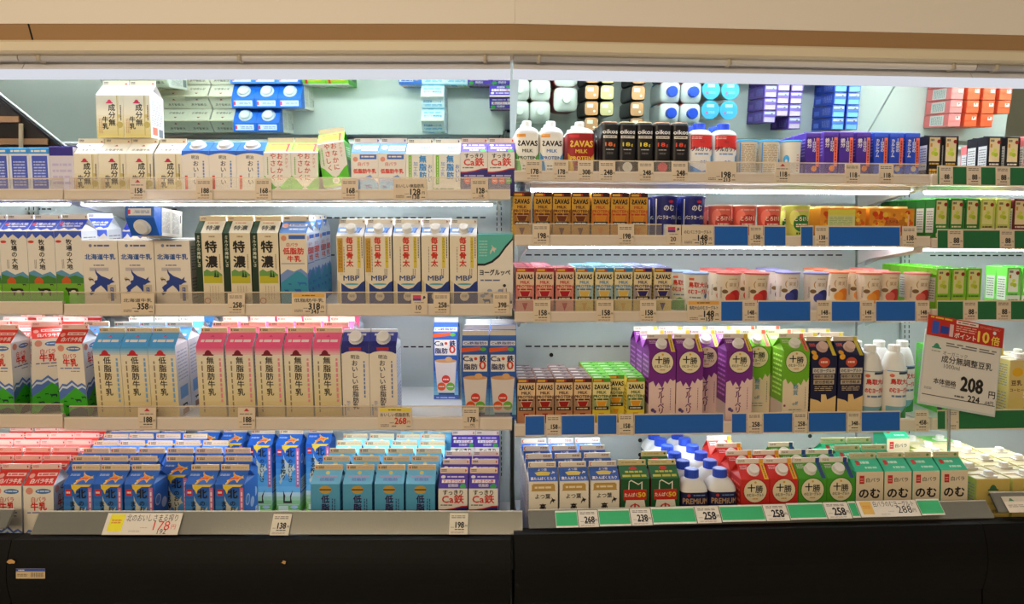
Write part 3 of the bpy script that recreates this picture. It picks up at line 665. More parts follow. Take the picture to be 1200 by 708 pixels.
# --- everyday bone milk drink
def f(c):
    nv = (26, 58, 140)
    c.poly([(0, 0), (.1, 0), (.1, .36), (0, .40)], (222, 206, 170)); c.poly([(.14, 0), (1, 0), (1, .38), (.9, .36), (.72, .29), (.54, .265), (.4, .28), (.26, .32), (.14, .35)], nv)
    c.ell(.53, .165, .17, (238, 232, 220)); c.bars(.43, .15, .63, .19, 2, (130, 120, 110), .5); c.ell(.53, .335, .26, (90, 176, 196), .035)
    c.tv('毎日骨太', .48, .99, .27, (212, 46, 28), .028, 1.04); c.t('MBP', .52, .42, .26, (30, 74, 140), .02, fit=.58); c.rect(.76, .56, .87, .99, (228, 206, 70)); c.tv('1日分のカルシウム', .815, .98, .10, (50, 50, 50), .005, 1.02); c.vbars(.91, .7, .96, .98, 1, (80, 80, 90), .6); c.vbars(.7, .45, .84, .55, 2, (140, 130, 120), .4); c.vbars(.25, .5, .29, .85, 1, (150, 130, 120), .6)
def r(c): c.rect(0, .28, .84, .72, (110, 156, 226)); c.rect(.08, .38, .3, .6, (236, 240, 248)); c.poly([(.86, 0), (1, 0), (1, .9), (.94, .9)], (236, 240, 248)); c.poly([(.8, .25), (.9, .7), (.86, .7), (.76, .25)], (60, 90, 190))
gable('bone', 'milk drink carton', 'red-lettered capped calcium milk carton', 'white capped calcium milk drink cartons', h=.232, body=(240, 230, 208), front=f, roofc=(234, 238, 244), roof=r, finc=(232, 226, 212), fin=redfin('r', (150, 90, 110)), cap=(236, 236, 234), oname='milk_drink_carton', sidec=(30, 52, 120), side=lambda c: c.bars(.2, .2, .8, .9, 9, (120, 140, 200), .3))
def f2(c): f_bone(c); c.rect(.03, .50, .23, .97, (206, 162, 62)); c.vbars(.06, .56, .2, .94, 2, (110, 80, 30), .35); c.rect(.1, .455, .22, .49, (228, 220, 196))
f_bone = f
gable('bone_gold', 'milk drink carton', 'gold-panelled capped calcium milk carton', 'white capped calcium milk drink cartons with gold panels', h=.232, body=(240, 230, 208), front=f2, roofc=(234, 238, 244), roof=r, finc=(232, 226, 212), fin=redfin('r', (150, 90, 110)), cap=(236, 236, 234), oname='milk_drink_carton', sidec=(30, 52, 120), side=lambda c: c.bars(.2, .2, .8, .9, 9, (120, 140, 200), .3))
# --- turquoise yogurt drink
def f(c):
    tq = (94, 190, 180)
    c.poly([(0, 1), (0, .58), (.2, .58), (.42, .62), (.62, .70), (.8, .82), (1, .93), (1, 1)], BLK); c.poly([(0, 1), (0, .61), (.2, .61), (.4, .65), (.6, .73), (.78, .85), (.98, .95), (1, 1)], tq)
    c.shape(HOKKAIDO, .34, .74, .2, (220, 214, 200), .13); c.bars(.05, .7, .28, .93, 6, (160, 214, 206), .45); c.t('ヨーグルッペ', .49, .49, .18, (20, 20, 24), .028, fit=.86); c.bars(.08, .37, .66, .395, 1, (110, 120, 150), .8)
    for i in range(7): c.ell(.14 + .1 * i, .17 + .035 * (i % 3), .07, (150, 166, 206), .05)
    c.ell(.76, .31, .045, (60, 50, 50)); c.poly([(.7, .27), (.82, .27), (.86, .02), (.68, .02)], (120, 106, 110)); c.poly([(.72, .27), (.8, .27), (.8, .16), (.72, .16)], (232, 222, 214)); c.rect(.64, .04, .74, .1, (130, 84, 50)); c.vbars(.92, .02, .98, .1, 1, BLK, .6); c.shape(COW, .14, .06, .22, (90, 110, 170), .08)
brickbox('turq', 'yogurt_drink_carton', 'yogurt drink carton', 'turquoise-topped yogurt drink carton with a milkmaid drawing', 'turquoise yogurt drink cartons', .092, .062, .194, (238, 232, 222), f, topc=(110, 198, 206), sidec=(190, 224, 220))
# --- red-roofed milk
def red_front(c):
    k = 1 / c.a
    c.ell(.2, 1 - .18 * k, .12, (226, 150, 130)); c.ell(.66, 1 - .2 * k, .26, (70, 120, 190), .09); c.bars(.46, 1 - .22 * k, .88, 1 - .17 * k, 1, WHITE, .8); c.t('白バラ', .5, 1 - .48 * k, .2, (206, 60, 44), .012, fit=.48); c.t('牛乳', .5, 1 - .72 * k, .3, (212, 44, 34), .03, fit=.52)
    c.bars(.12, 1 - .96 * k, .88, 1 - .91 * k, 1, (90, 110, 170), .8); c.bars(.5, 1 - 1.07 * k, .84, 1 - 1.03 * k, 1, (120, 130, 180), .8)
    c.poly([(0, 0), (1, 0), (1, .42), (.86, .46), (.7, .43), (.5, .5), (.3, .44), (.14, .45), (0, .38)], (86, 120, 196)); c.poly([(0, 0), (1, 0), (1, .395), (.86, .43), (.7, .40), (.5, .465), (.3, .41), (.14, .42), (0, .355)], (214, 226, 240)); c.poly([(0, 0), (1, 0), (1, .37), (.86, .40), (.7, .37), (.5, .43), (.3, .38), (.14, .39), (0, .33)], (86, 120, 196))
    c.poly([(0, 0), (1, 0), (1, .28), (.84, .33), (.62, .40), (.4, .33), (.2, .27), (0, .22)], (64, 176, 40))
    for p in ((.14, .22, .13), (.4, .26, .12), (.56, .22, .24), (.8, .27, .18), (.2, .14, .2)): c.shape(COW, p[0], p[1] - .03, p[2], (18, 62, 56), p[2] * .24)
    c.poly([(.2, 0), (1, 0), (1, .1), (.75, .13), (.4, .09)], (14, 56, 72))
def r(c): c.rect(0, 0, 1, .92, (214, 54, 46)); c.rect(.3, .58, .96, .78, (240, 220, 214)); c.bars(.34, .63, .92, .73, 1, (214, 60, 60), .8); c.t('白バラ牛乳', .56, .28, .2, (244, 228, 222), .02, fit=.76); c.ell(.14, .6, .09, (240, 170, 160))
def r2(c): r_red(c)
r_red = r
def sdr(c): c.rect(0, 0, 1, 1, (226, 230, 236)); c.t('牛乳', .5, .62, .3, (212, 70, 60), .02, fit=.5); c.t('白バラ', .5, .74, .18, (212, 90, 80), .01, fit=.44); c.ell(.6, .86, .2, (90, 140, 200), .1); c.poly([(0, 0), (1, 0), (1, .3), (.5, .38), (0, .3)], (120, 150, 206)); c.poly([(0, 0), (1, 0), (1, .2), (.6, .3), (0, .2)], (64, 176, 40))
for k, h, nm in (('red', .238, 'litre'), ('red_half', .156, 'half-litre')):
    gable(k, 'milk carton', 'red-roofed %s green hill milk carton' % nm + '', 'red-roofed litre milk cartons', h=h, body=(238, 230, 216), front=red_front, roofc=(214, 54, 46), roof=r, finc=(240, 206, 196), fin=redfin('r', (196, 40, 44), dark=(220, 120, 120)), side=red_front, sidec=(232, 234, 238))
# --- store brand low-fat / nonfat (blue, pink)
def sb(txt, top, hat, side_c):
    def f(c):
        c.grad(0, 0, 1, 1, (224, 206, 150), (240, 232, 214), 8)
        c.grad(0, .86, 1, 1, (236, 226, 212), top, 5); c.hat(.44, .875, .40, hat); c.tv(txt, .5, .862, .285, (52, 44, 36), .018, 1.05); c.vbars(.14, .1, .24, .8, 1, (150, 130, 100), .5); c.vbars(.8, .24, .92, .84, 1, side_c, .6); c.hat(.5, .03, .1, (214, 190, 140))
    def r(c): c.grad(0, 0, 1, 1, top, tuple(min(255, int(v * .9 + 20)) for v in top), 3); c.bars(.12, .3, .92, .5, 1, (238, 232, 232), .9); c.hat(.5, .68, .14, (214, 70, 120)); c.rect(.05, .05, .95, .1, top)
    return f, r
for k, t, top, hat, desc in (('sb_blue', '低脂肪牛乳', (80, 168, 236), (196, 38, 50), 'blue-roofed low-fat milk carton'), ('sb_pink', '無脂肪牛乳', (240, 96, 146), (120, 20, 40), 'pink-roofed nonfat milk carton'), ('sb_comp', '低脂肪牛乳', (52, 130, 206), (196, 38, 50), 'x')):
    if desc == 'x': continue
    f, r = sb(t, top, hat, (120, 170, 220) if 'blue' in k else (236, 140, 160))
    gable(k, 'milk carton', desc, desc.replace('carton', 'cartons'), h=.238, body=(240, 232, 214), front=f, roofc=top, roof=r, finc=(226, 208, 172), fin=redfin('l' if 'blue' in k else 'l', (170, 30, 60)), sidec=(232, 232, 238), side=lambda c: (c.bars(.12, .5, .88, .93, 9, (180, 186, 206), .35, 3), c.rect(.2, .25, .8, .42, (130, 176, 226)), c.shape(COW, .3, .12, .4, (40, 44, 60), .06), c.rect(.3, .02, .8, .1, (170, 130, 120))))
# --- tasty low-fat, purple
def f(c):
    nv = (40, 44, 130)
    c.rect(0, .9, 1, 1, nv); c.ell(.5, .885, .46, (240, 230, 216), .14); c.rect(.28, .945, .72, .985, (196, 44, 40)); c.t('明治', .5, .855, .17, BLK, .012); c.tv('おいしい低脂肪乳', .48, .815, .235, (34, 34, 66), .014, 1.0)
    c.vbars(.78, .3, .86, .8, 1, (90, 120, 180), .6); c.tv('加工乳', .2, .26, .13, (110, 150, 210), .005, 1.05); c.rect(.2, .0, .8, .015, (206, 50, 40)); c.rect(.06, .05, .10, .2, (110, 150, 210))
def r(c): c.rect(0, 0, 1, .35, (40, 44, 130)); c.rect(.15, .75, .85, .9, (220, 224, 236))
gable('tasty', 'milk drink carton', 'purple-shouldered low-fat milk carton', 'purple-shouldered low-fat milk cartons', h=.234, body=(240, 230, 214), front=f, roofc=(70, 80, 176), roof=r, finc=(226, 230, 240), fin=redfin('x'), cap=(240, 240, 240), capr=.017, oname='milk_carton', sidec=(226, 228, 236), fh=.008)
# --- zero fat iron calcium
def f(c):
    c.rect(0, 0, 1, 1, (44, 92, 176)); c.grad(0, .06, 1, .42, (130, 196, 232), (60, 120, 200), 6); c.ell(.8, .965, .11, (96, 180, 70), .07); c.poly([(0, .92), (.7, .95), (.7, 1.0), (0, .98)], (226, 92, 50))
    c.rect(.06, .66, .94, .89, (238, 234, 230)); c.t('Ca', .24, .835, .26, (34, 40, 96), .02, fit=.36); c.ell(.52, .835, .06, (220, 70, 50)); c.t('鉄', .78, .835, .26, (34, 40, 96), .03); c.t('脂肪', .33, .725, .24, (34, 40, 96), .025, fit=.5); c.t('0', .77, .745, .44, (210, 62, 40), .02, fit=.24)
    c.poly([(.06, .58), (.94, .58), (.84, .1), (.16, .1)], (226, 216, 212)); c.ell(.5, .575, .44, (216, 160, 110), .08); c.ell(.62, .60, .14, (226, 176, 120), .1)
    c.ell(.5, .30, .17, (222, 62, 48)); c.ell(.32, .19, .17, (226, 92, 36)); c.ell(.68, .19, .17, (110, 180, 60)); c.bars(.38, .285, .62, .31, 1, WHITE, .8); c.bars(.2, .18, .44, .2, 1, WHITE, .8); c.bars(.56, .18, .8, .2, 1, WHITE, .8); c.rect(.2, .065, .84, .09, (40, 50, 130)); c.rect(0, 0, 1, .05, (60, 100, 190)); c.bars(.1, .015, .9, .035, 1, (200, 214, 240), .8)
def r(c): c.rect(.04, .1, .96, .5, (236, 236, 240)); c.t('Ca鉄脂肪0', .5, .3, .15, (50, 66, 150), .02, fit=.84)
gable('zero', 'milk drink carton', 'blue fat-free carton with red zero', 'blue fat-free milk drink cartons', h=.230, body=(44, 92, 176), front=f, roofc=(64, 110, 190), roof=r, finc=(226, 218, 206), fin=redfin('x'), oname='milk_drink_carton', sidec=(60, 110, 190), side=lambda c: c.bars(.15, .2, .85, .9, 12, (190, 206, 236), .35), rh=.022)
# --- northern blue milk (deck)
def f(c):
    b1, b2 = (28, 92, 190), (60, 150, 226)
    c.grad(0, .3, 1, 1, (120, 196, 236), b1, 8); c.grad(0, 0, 1, .3, (110, 196, 60), (220, 234, 236), 5); c.shape(HOKKAIDO, -.0 + .1, .42, .72, (214, 214, 196), .44)
    c.rect(.06, .86, .26, .94, (206, 40, 52)); c.bars(.09, .885, .23, .915, 1, (240, 220, 220), .8); c.poly([(.26, 1), (.96, 1), (.86, .97), (.6, .97), (.44, .93), (.40, .88), (.34, .93), (.28, .95)], (240, 206, 60))
    c.t('北', .60, .885, .34, BLK, .03); c.tv('のおいしさ', .60, .80, .20, BLK, .022, .98); c.tv('まる搾り', .30, .80, .22, BLK, .022, 1.0); c.rect(.84, .38, .97, .96, (200, 110, 150)); c.vbars(.865, .42, .945, .93, 1, (240, 216, 230), .7, 4)
    c.poly([(.3, .33), (.38, .25), (.36, .17), (.58, .17), (.58, .25), (.7, .34), (.62, .22), (.66, .14), (.3, .14)], (50, 40, 36)); c.rect(.1, .02, .5, .1, (230, 240, 220)); c.ell(.75, .08, .16, (206, 216, 232), .07)
    for y in (.04, .11): c.rect(.05, y, .95, y + .008, (236, 240, 230))
def r(c):
    c.rect(0, 0, 1, 1, (34, 98, 196)); c.shape(HOKKAIDO, .30, 0, .62, (240, 206, 60), .9); c.shape(HOKKAIDO, .36, .1, .50, (236, 140, 60), .7); c.bars(.06, .6, .4, .75, 2, (206, 220, 240), .5); c.bars(.45, .36, .75, .5, 1, (220, 90, 50), .7)
def sdn(c): c.rect(0, 0, 1, 1, (52, 118, 206)); c.ell(.3, .78, .2, (206, 220, 240)); c.ell(.72, .7, .18, (206, 220, 240)); c.ell(.3, .78, .15, (90, 150, 220)); c.rect(.1, .3, .9, .5, (220, 226, 230)); c.bars(.15, .33, .85, .47, 4, (110, 120, 130), .4); c.grad(0, 0, 1, .28, (100, 180, 60), (200, 220, 220), 4)
gable('north', 'milk carton', 'blue carton with orange island roof', 'blue milk cartons with orange island roofs', h=.236, body=(34, 98, 196), front=f, roofc=(34, 98, 196), roof=r, finc=(228, 206, 168), fin=redfin('l', (196, 40, 40)), side=sdn, sidec=(52, 118, 206), fh=.014, rh=.024)
# --- sky-blue low-fat (deck)
def f(c):
    c.ell(.5, .93, .21, (196, 160, 70), .14); c.rect(.3, .922, .7, .938, (80, 60, 40)); c.tv('低脂肪', .5, .865, .29, (44, 28, 84), .032, 1.02); c.tv('牛乳', .22, .6, .14, (44, 28, 84), .02, 1.0); c.vbars(.7, .5, .86, .82, 2, (40, 60, 110), .4); c.bars(.1, .1, .9, .3, 5, (60, 110, 160), .3)
def r(c): c.ell(.5, .8, .07, (230, 216, 130)); c.t('低脂肪', .52, .32, .13, (110, 90, 190), .01, fit=.5); c.bars(.14, .5, .9, .6, 1, (190, 160, 206), .8)
gable('sky', 'milk drink carton', 'sky-blue low-fat milk carton', 'sky-blue low-fat milk drink cartons', h=.236, body=(84, 164, 206), front=f, roofc=(112, 190, 230), roof=r, finc=(222, 196, 154), fin=redfin('l', (196, 40, 40)), oname='milk_drink_carton', sidec=(84, 164, 206), side=lambda c: c.bars(.15, .2, .85, .9, 10, (50, 110, 160), .3), rh=.024)
# --- high-protein milk (deck of the drink case)
def f(c):
    c.poly([(.14, .97), (.86, .97), (.86, .91), (.93, .88), (.07, .88), (.14, .91)], (186, 146, 70)); c.rect(.1, .89, .9, .96, (196, 158, 80)); c.bars(.2, .91, .8, .94, 1, (240, 224, 190), .8)
    c.t('よつ葉', .48, .815, .19, (40, 34, 30), .015, fit=.52); c.t('高', .48, .685, .24, (40, 34, 30), .03); c.tv('たんぱく', .48, .61, .17, (40, 34, 30), .02, 1.02); c.shape(HOKKAIDO, .72, .72, .2, (40, 34, 40), .09); c.vbars(.8, .4, .86, .64, 1, (80, 70, 60), .6); c.vbars(.1, .3, .2, .6, 1, (180, 160, 130), .6)
def r(c): c.t('よつ葉', .5, .84, .11, (230, 230, 236), .01); c.poly([(.3, .42), (.7, .42), (.78, .62), (.62, .7), (.4, .7), (.22, .62)], (226, 200, 90)); c.t('高たんぱくミルク', .5, .2, .14, (236, 232, 226), .02, fit=.86); c.shape(HOKKAIDO, .8, .5, .14, (230, 230, 236), .25)
gable('protein', 'milk carton', 'navy-roofed high-protein milk carton', 'navy-roofed high-protein milk cartons', w=.0705, h=.236, body=(240, 232, 214), front=f, roofc=(52, 92, 170), roof=r, finc=(236, 226, 206), fin=lambda c: (c.ell(.07, .5, .05, (206, 60, 50), .07), c.ell(.09, .5, .04, (236, 226, 206), .055), c.bars(.66, .3, .95, .8, 2, (120, 60, 60), .5)), sidec=(236, 232, 226), rh=.024)
# --- protein half-off green
def f(c):
    c.poly([(.12, 0), (.9, 0), (.9, .6), (.82, .76), (.76, .86), (.76, .97), (.62, .94), (.36, .99), (.28, .97), (.26, .86), (.2, .76), (.12, .6)], (238, 232, 216)); c.poly([(.3, .96), (.36, .975), (.62, .925), (.72, .95), (.72, .87), (.3, .87)], (28, 84, 46))
    c.rect(.10, .74, .9, .87, (200, 46, 32)); c.t('たんぱく', .36, .805, .15, (240, 226, 200), .02, fit=.46); c.t('50', .74, .805, .22, (240, 206, 60), .03, fit=.26); c.ell(.5, .66, .17, (206, 56, 40), .09); c.ell(.5, .66, .11, (238, 232, 216), .05); c.rect(.47, .62, .53, .70, (206, 56, 40)); c.bars(.25, .2, .78, .36, 3, (120, 110, 90), .4)
def r(c): c.ell(.5, .78, .14, (206, 56, 40), .07); c.bars(.2, .43, .8, .6, 1, (196, 190, 60), .8, 3); c.bars(.08, .12, .92, .32, 1, (196, 190, 60), .8, 6)
gable('greenoff', 'milk drink carton', 'dark green milk carton', 'dark green milk drink cartons', h=.238, body=(32, 88, 48), front=f, roofc=(38, 104, 56), roof=r, finc=(218, 204, 150), fin=lambda c: (c.ell(.9, .55, .04, (50, 90, 50), .04), c.bars(.1, .4, .7, .6, 1, (180, 160, 110), .8)), oname='milk_drink_carton', sidec=(110, 26, 30), side=lambda c: c.bars(.2, .2, .8, .9, 8, (190, 110, 100), .35), rh=.024)
# --- ten-taste drinking yogurts
def juumi(key, desc, c1, c2, low, h, tagc):
    def f(c):
        k = 1 / c.a; rr = .40; cy = 1 - .40 * k
        c.grad(0, 1 - 1.1 * k, 1, 1, c1, c1, 2)
        if low: low(c)
        c.ell(.5, cy, rr + .035, c2); c.ell(.5, cy, rr, (238, 226, 190)); c.t('十', .36, cy + .1 * k, .29, BLK, .025); c.t('勝', .64, cy + .06 * k, .28, BLK, .014); c.t('のむヨーグルト', .5, cy - .14 * k, .12, (50, 36, 24), .012, fit=.6); c.bars(.4, cy - .3 * k, .6, cy - .25 * k, 1, (216, 160, 70), .8); c.ell(.5, cy + .3 * k, .04, (222, 170, 60))
    def r(c): c.bars(.08, .62, .34, .9, 3, (246, 220, 230), .35, 3); c.rect(.82, 0, .97, 1, tagc); c.vbars(.86, .1, .93, .9, 1, (70, 60, 40), .5)
    gable(key, 'yogurt drink carton', desc, desc.replace('carton', 'cartons'), w=.0715, h=h, body=c1, front=f, roofc=c1, roof=r, finc=(240, 230, 214), fin=lambda c: (c.rect(.82, 0, .97, 1, tagc), c.bars(.05, .3, .3, .8, 2, (150, 130, 120), .5)), cap=(240, 236, 230), capr=.0135, oname='yogurt_drink_carton', sidec=c1, side=lambda c: (c.bars(.12, .35, .88, .95, 9, tuple(min(255, v + 90) for v in c1), .4), c.rect(0, 0, 1, .28, (230, 214, 206))), rh=.030, fh=.012)
def low_p(c): c.poly([(0, 0), (1, 0), (1, .62), (.9, .6), (.8, .63), (.7, .56), (.6, .6), (.5, .5), (.36, .58), (.26, .52), (.16, .6), (0, .57)], (238, 208, 202)); c.tv('ブルーベリー', .47, .515, .24, (104, 30, 96), .03, .80); c.ell(.16, .2, .07, (86, 70, 130)); c.ell(.24, .18, .06, (110, 90, 150)); c.vbars(.8, .2, .84, .5, 1, (140, 90, 120), .6); c.rect(0, 0, 1, .055, (214, 90, 110)); c.bars(.05, .015, .95, .04, 1, (244, 220, 224), .8)
def low_g(c): c.poly([(0, 0), (1, 0), (1, .62), (.9, .56), (.8, .61), (.7, .52), (.6, .56), (.46, .5), (.3, .58), (.2, .54), (.1, .62), (0, .58)], (236, 220, 190)); c.tv('糖質', .5, .54, .21, (80, 140, 170), .012, 1.05); c.t('off', .5, .27, .2, (80, 140, 170), .01); c.bars(.25, .13, .75, .2, 2, (130, 160, 170), .4); c.vbars(.86, .2, .9, .5, 1, (140, 130, 110), .6); c.ell(.09, .24, .045, (150, 60, 90))
juumi('j_purple', 'purple blueberry yogurt drink carton', (122, 44, 140), (90, 30, 104), low_p, .237, (226, 196, 70))
juumi('j_green', 'lime green sugar-off yogurt drink carton', (116, 184, 40), (84, 150, 40), low_g, .237, (226, 110, 90))
juumi('j_red', 'red yogurt drink carton', (208, 48, 40), (176, 34, 28), None, .236, (236, 176, 50))
juumi('j_leaf', 'leaf green yogurt drink carton', (74, 158, 40), (50, 128, 36), None, .236, (40, 76, 140))
def f(c):
    c.rect(0, 0, 1, .42, (238, 204, 140)); c.poly([(0, .36), (.3, .33), (.42, .3), (.42, .42), (.6, .42), (.66, .34), (1, .4), (1, .45), (0, .45)], (28, 30, 66)); c.ell(.5, .90, .22, (206, 84, 60), .19); c.bars(.36, .885, .64, .92, 1, (250, 210, 190), .8); c.ell(.14, .98, .11, (236, 170, 50))
    c.rect(.06, .735, .94, .815, (214, 206, 196)); c.t('のむヨーグルト', .5, .775, .15, (30, 32, 70), .02, fit=.8)
    c.rect(.1, .655, .9, .72, (196, 176, 150)); c.t('睡眠の質改善', .5, .688, .12, (40, 36, 60), .012, fit=.74); c.rect(.1, .57, .9, .64, (196, 176, 150)); c.t('疲労感軽減', .5, .605, .13, (40, 36, 60), .012, fit=.7); c.bars(.15, .47, .85, .55, 3, (200, 180, 150), .4)
def r(c): c.rect(.82, 0, .96, 1, (206, 190, 60)); c.bars(.06, .6, .3, .85, 2, (236, 100, 90), .5); c.ell(.13, .2, .1, (236, 170, 50))
gable('j_navy', 'yogurt drink carton', 'navy and cream yogurt drink carton', 'navy and cream yogurt drink cartons', w=.0705, h=.228, body=(28, 30, 66), front=f, roofc=(30, 34, 74), roof=r, finc=(214, 200, 180), fin=lambda c: c.rect(.8, 0, .95, 1, (206, 190, 60)), cap=(224, 190, 180), capr=.0135, oname='yogurt_drink_carton', sidec=(28, 30, 66), rh=.034, fh=.012)
# --- white rose drinking yogurt
def f(c): c.rect(.12, .855, .3, .955, (206, 44, 40)); c.bars(.15, .87, .27, .93, 2, (240, 200, 190), .3); c.t('白バラ', .62, .90, .17, (50, 44, 40), .01, fit=.5); c.t('のむ', .5, .74, .40, BLK, .03, fit=.76); c.t('ヨーグルト', .5, .60, .17, (40, 34, 30), .025, fit=.8); c.bars(.2, .3, .8, .45, 3, (150, 140, 130), .3)
def r(c): c.rect(.14, .5, .28, .85, (206, 60, 56)); c.bars(.32, .58, .66, .8, 1, (206, 246, 226), .8); c.bars(.4, .22, .86, .4, 1, (190, 240, 220), .8)
gable('rose', 'yogurt drink carton', 'mint-roofed drinking yogurt carton', 'mint-roofed drinking yogurt cartons', w=.0700, h=.246, body=(236, 220, 190), front=f, roofc=(56, 196, 150), roof=r, finc=(214, 200, 160), fin=lambda c: (c.ell(.86, .5, .06, (110, 150, 80), .05), c.bars(.1, .4, .6, .6, 1, (150, 190, 150), .8)), oname='yogurt_drink_carton', sidec=(56, 186, 146), side=lambda c: c.bars(.2, .2, .8, .9, 9, (140, 220, 190), .3), fh=.014, rh=.024)

# --- protein drink bricks
def savas_word(c, y, size, col):
    c.t('S', .155, y, size, col, .035, sx=-.8); c.t('AVAS', .575, y, size, col, .035, fit=.68)
def savas(key, desc, bg, txt, pic, low, band, h=.127, topc=(240, 230, 225), taller=None, side2=None):
    def f(c):
        c.rect(0, .92, 1, 1, band); c.rect(.06, .935, .5, .985, (226, 170, 60)); c.rect(.5, .935, .62, .985, (196, 60, 40))
        c.rect(0, 0, 1, .42, low)
        c.poly([(.0, .66), (.2, .5), (.3, .34), (0, .34)], tuple(int(v * .55 + w_ * .45) for v, w_ in zip(bg, txt))); c.poly([(1, .66), (.8, .5), (.7, .34), (1, .34)], tuple(int(v * .55 + w_ * .45) for v, w_ in zip(bg, txt)))
        savas_word(c, .82, .37, BLK); c.t('MILK', .5, .705, .22, txt, .03, fit=.52); c.t('PROTEIN', .5, .62, .22, txt, .03, fit=.9); c.bars(.08, .535, .92, .575, 1, txt, .9)
        c.poly([(.2, .52), (.8, .52), (.68, .41), (.32, .41)], pic); c.rect(.1, .33, .9, .405, (40, 34, 30)); c.bars(.18, .35, .82, .385, 1, (220, 210, 190), .8); c.poly([(.34, .27), (.66, .27), (.5, .10)], pic)
    brickbox(key, 'protein_drink_carton', 'protein drink carton', desc, desc.replace('carton', 'cartons'), .047, .036, h, bg, f, topc=topc, tab='straw', sidec=side2 or low, top=lambda c: (c.rect(.08, .12, .5, .4, (236, 232, 226)),), side=lambda c: c.bars(.15, .15, .85, .85, 9, tuple(int(v * .6) for v in low), .35))
savas('s_gold', 'gold cocoa protein drink carton', (214, 164, 60), (100, 40, 34), (110, 50, 24), (206, 160, 70), (70, 24, 24), topc=(120, 60, 40))
savas('s_amber', 'amber orange-lettered protein drink carton', (216, 164, 62), (196, 74, 36), (222, 140, 40), (218, 168, 70), (60, 24, 24), topc=(120, 60, 40))
savas('s_pink', 'pink strawberry protein drink carton', (238, 206, 176), (196, 44, 60), (186, 26, 44), (236, 170, 160), (176, 36, 60), topc=(236, 150, 170))
savas('s_blue', 'blue-topped vanilla protein drink carton', (238, 224, 180), (66, 140, 196), (230, 190, 90), (234, 216, 130), (60, 130, 190), topc=(150, 206, 240))
savas('s_purple', 'purple berry protein drink carton', (238, 222, 180), (70, 60, 110), (50, 40, 110), (226, 206, 130), (60, 40, 110), topc=(170, 180, 230))
savas('s_choc', 'brown cocoa protein drink carton', (236, 204, 160), (84, 44, 34), (170, 30, 24), (196, 136, 96), (90, 34, 28), topc=(150, 130, 132))
savas('s_banana', 'green-topped banana protein drink carton', (238, 226, 160), (60, 96, 50), (232, 160, 40), (236, 214, 70), (90, 160, 50), topc=(120, 206, 84))
# --- slim black high-protein drink
def oikos(key, desc, numc, dot):
    w = .0455; d = .0455; h = .150; mb = MB(); x = w / 2
    lathe(mb, [(x * .96, 0), (x, .002), (x, h - .008), (x * .9, h - .002)], M((26, 24, 26), .3), 40, 5.0)
    c = Wrap(mb, w * .96, h - .012, .001, lambda z: x, 5.0)
    c.t('oikos', .5, .89, .34, (232, 230, 226), .03, fit=.92); c.rect(.08, .765, .92, .815, (214, 204, 186)); c.bars(.16, .78, .84, .80, 1, (90, 80, 70), .8); c.t('18', .42, .65, .32, numc, .022, fit=.44); c.t('g', .76, .63, .22, numc, .02); c.bars(.25, .54, .75, .56, 1, (190, 180, 170), .8); c.ell(.5, .22, .3, dot, .3); c.bars(.3, .46, .7, .5, 2, (150, 140, 130), .3)
    p = [('body', mb.mesh('body'), None)]
    mb = MB(); lathe(mb, [(x * .9, h - .002), (x * .86, h), (x * .4, h + .0005)], M((214, 196, 150) if numc[1] > 120 and numc[2] < 60 else (206, 150, 110), .3), 32, 5.0); mb.box(-.014, .004, -x * .6, -x * .1, h + .0006, h + .0016, M((236, 232, 226), .3))
    p.append(('sealed_top', mb.mesh('sealed_top'), None))
    mb = MB(); lathe(mb, [(.0036, h + .0005), (.0036, h + .0016)], M((240, 240, 240), .25), 14, axis=Matrix.Translation((.008, x * .35, 0))); p.append(('>straw_hole', mb.mesh('straw_hole'), 'white straw hole'))
    reg(key, 'protein_drink_carton', 'protein drink carton', desc, desc.replace('carton', 'cartons'), w, d, h, p)
oikos('o_orange', 'slim black orange-numbered protein drink', (226, 110, 40), (206, 150, 110))
oikos('o_yellow', 'slim black yellow-numbered protein drink', (222, 196, 50), (226, 222, 206))
oikos('o_red', 'slim black red-numbered protein drink', (222, 70, 40), (206, 60, 70))
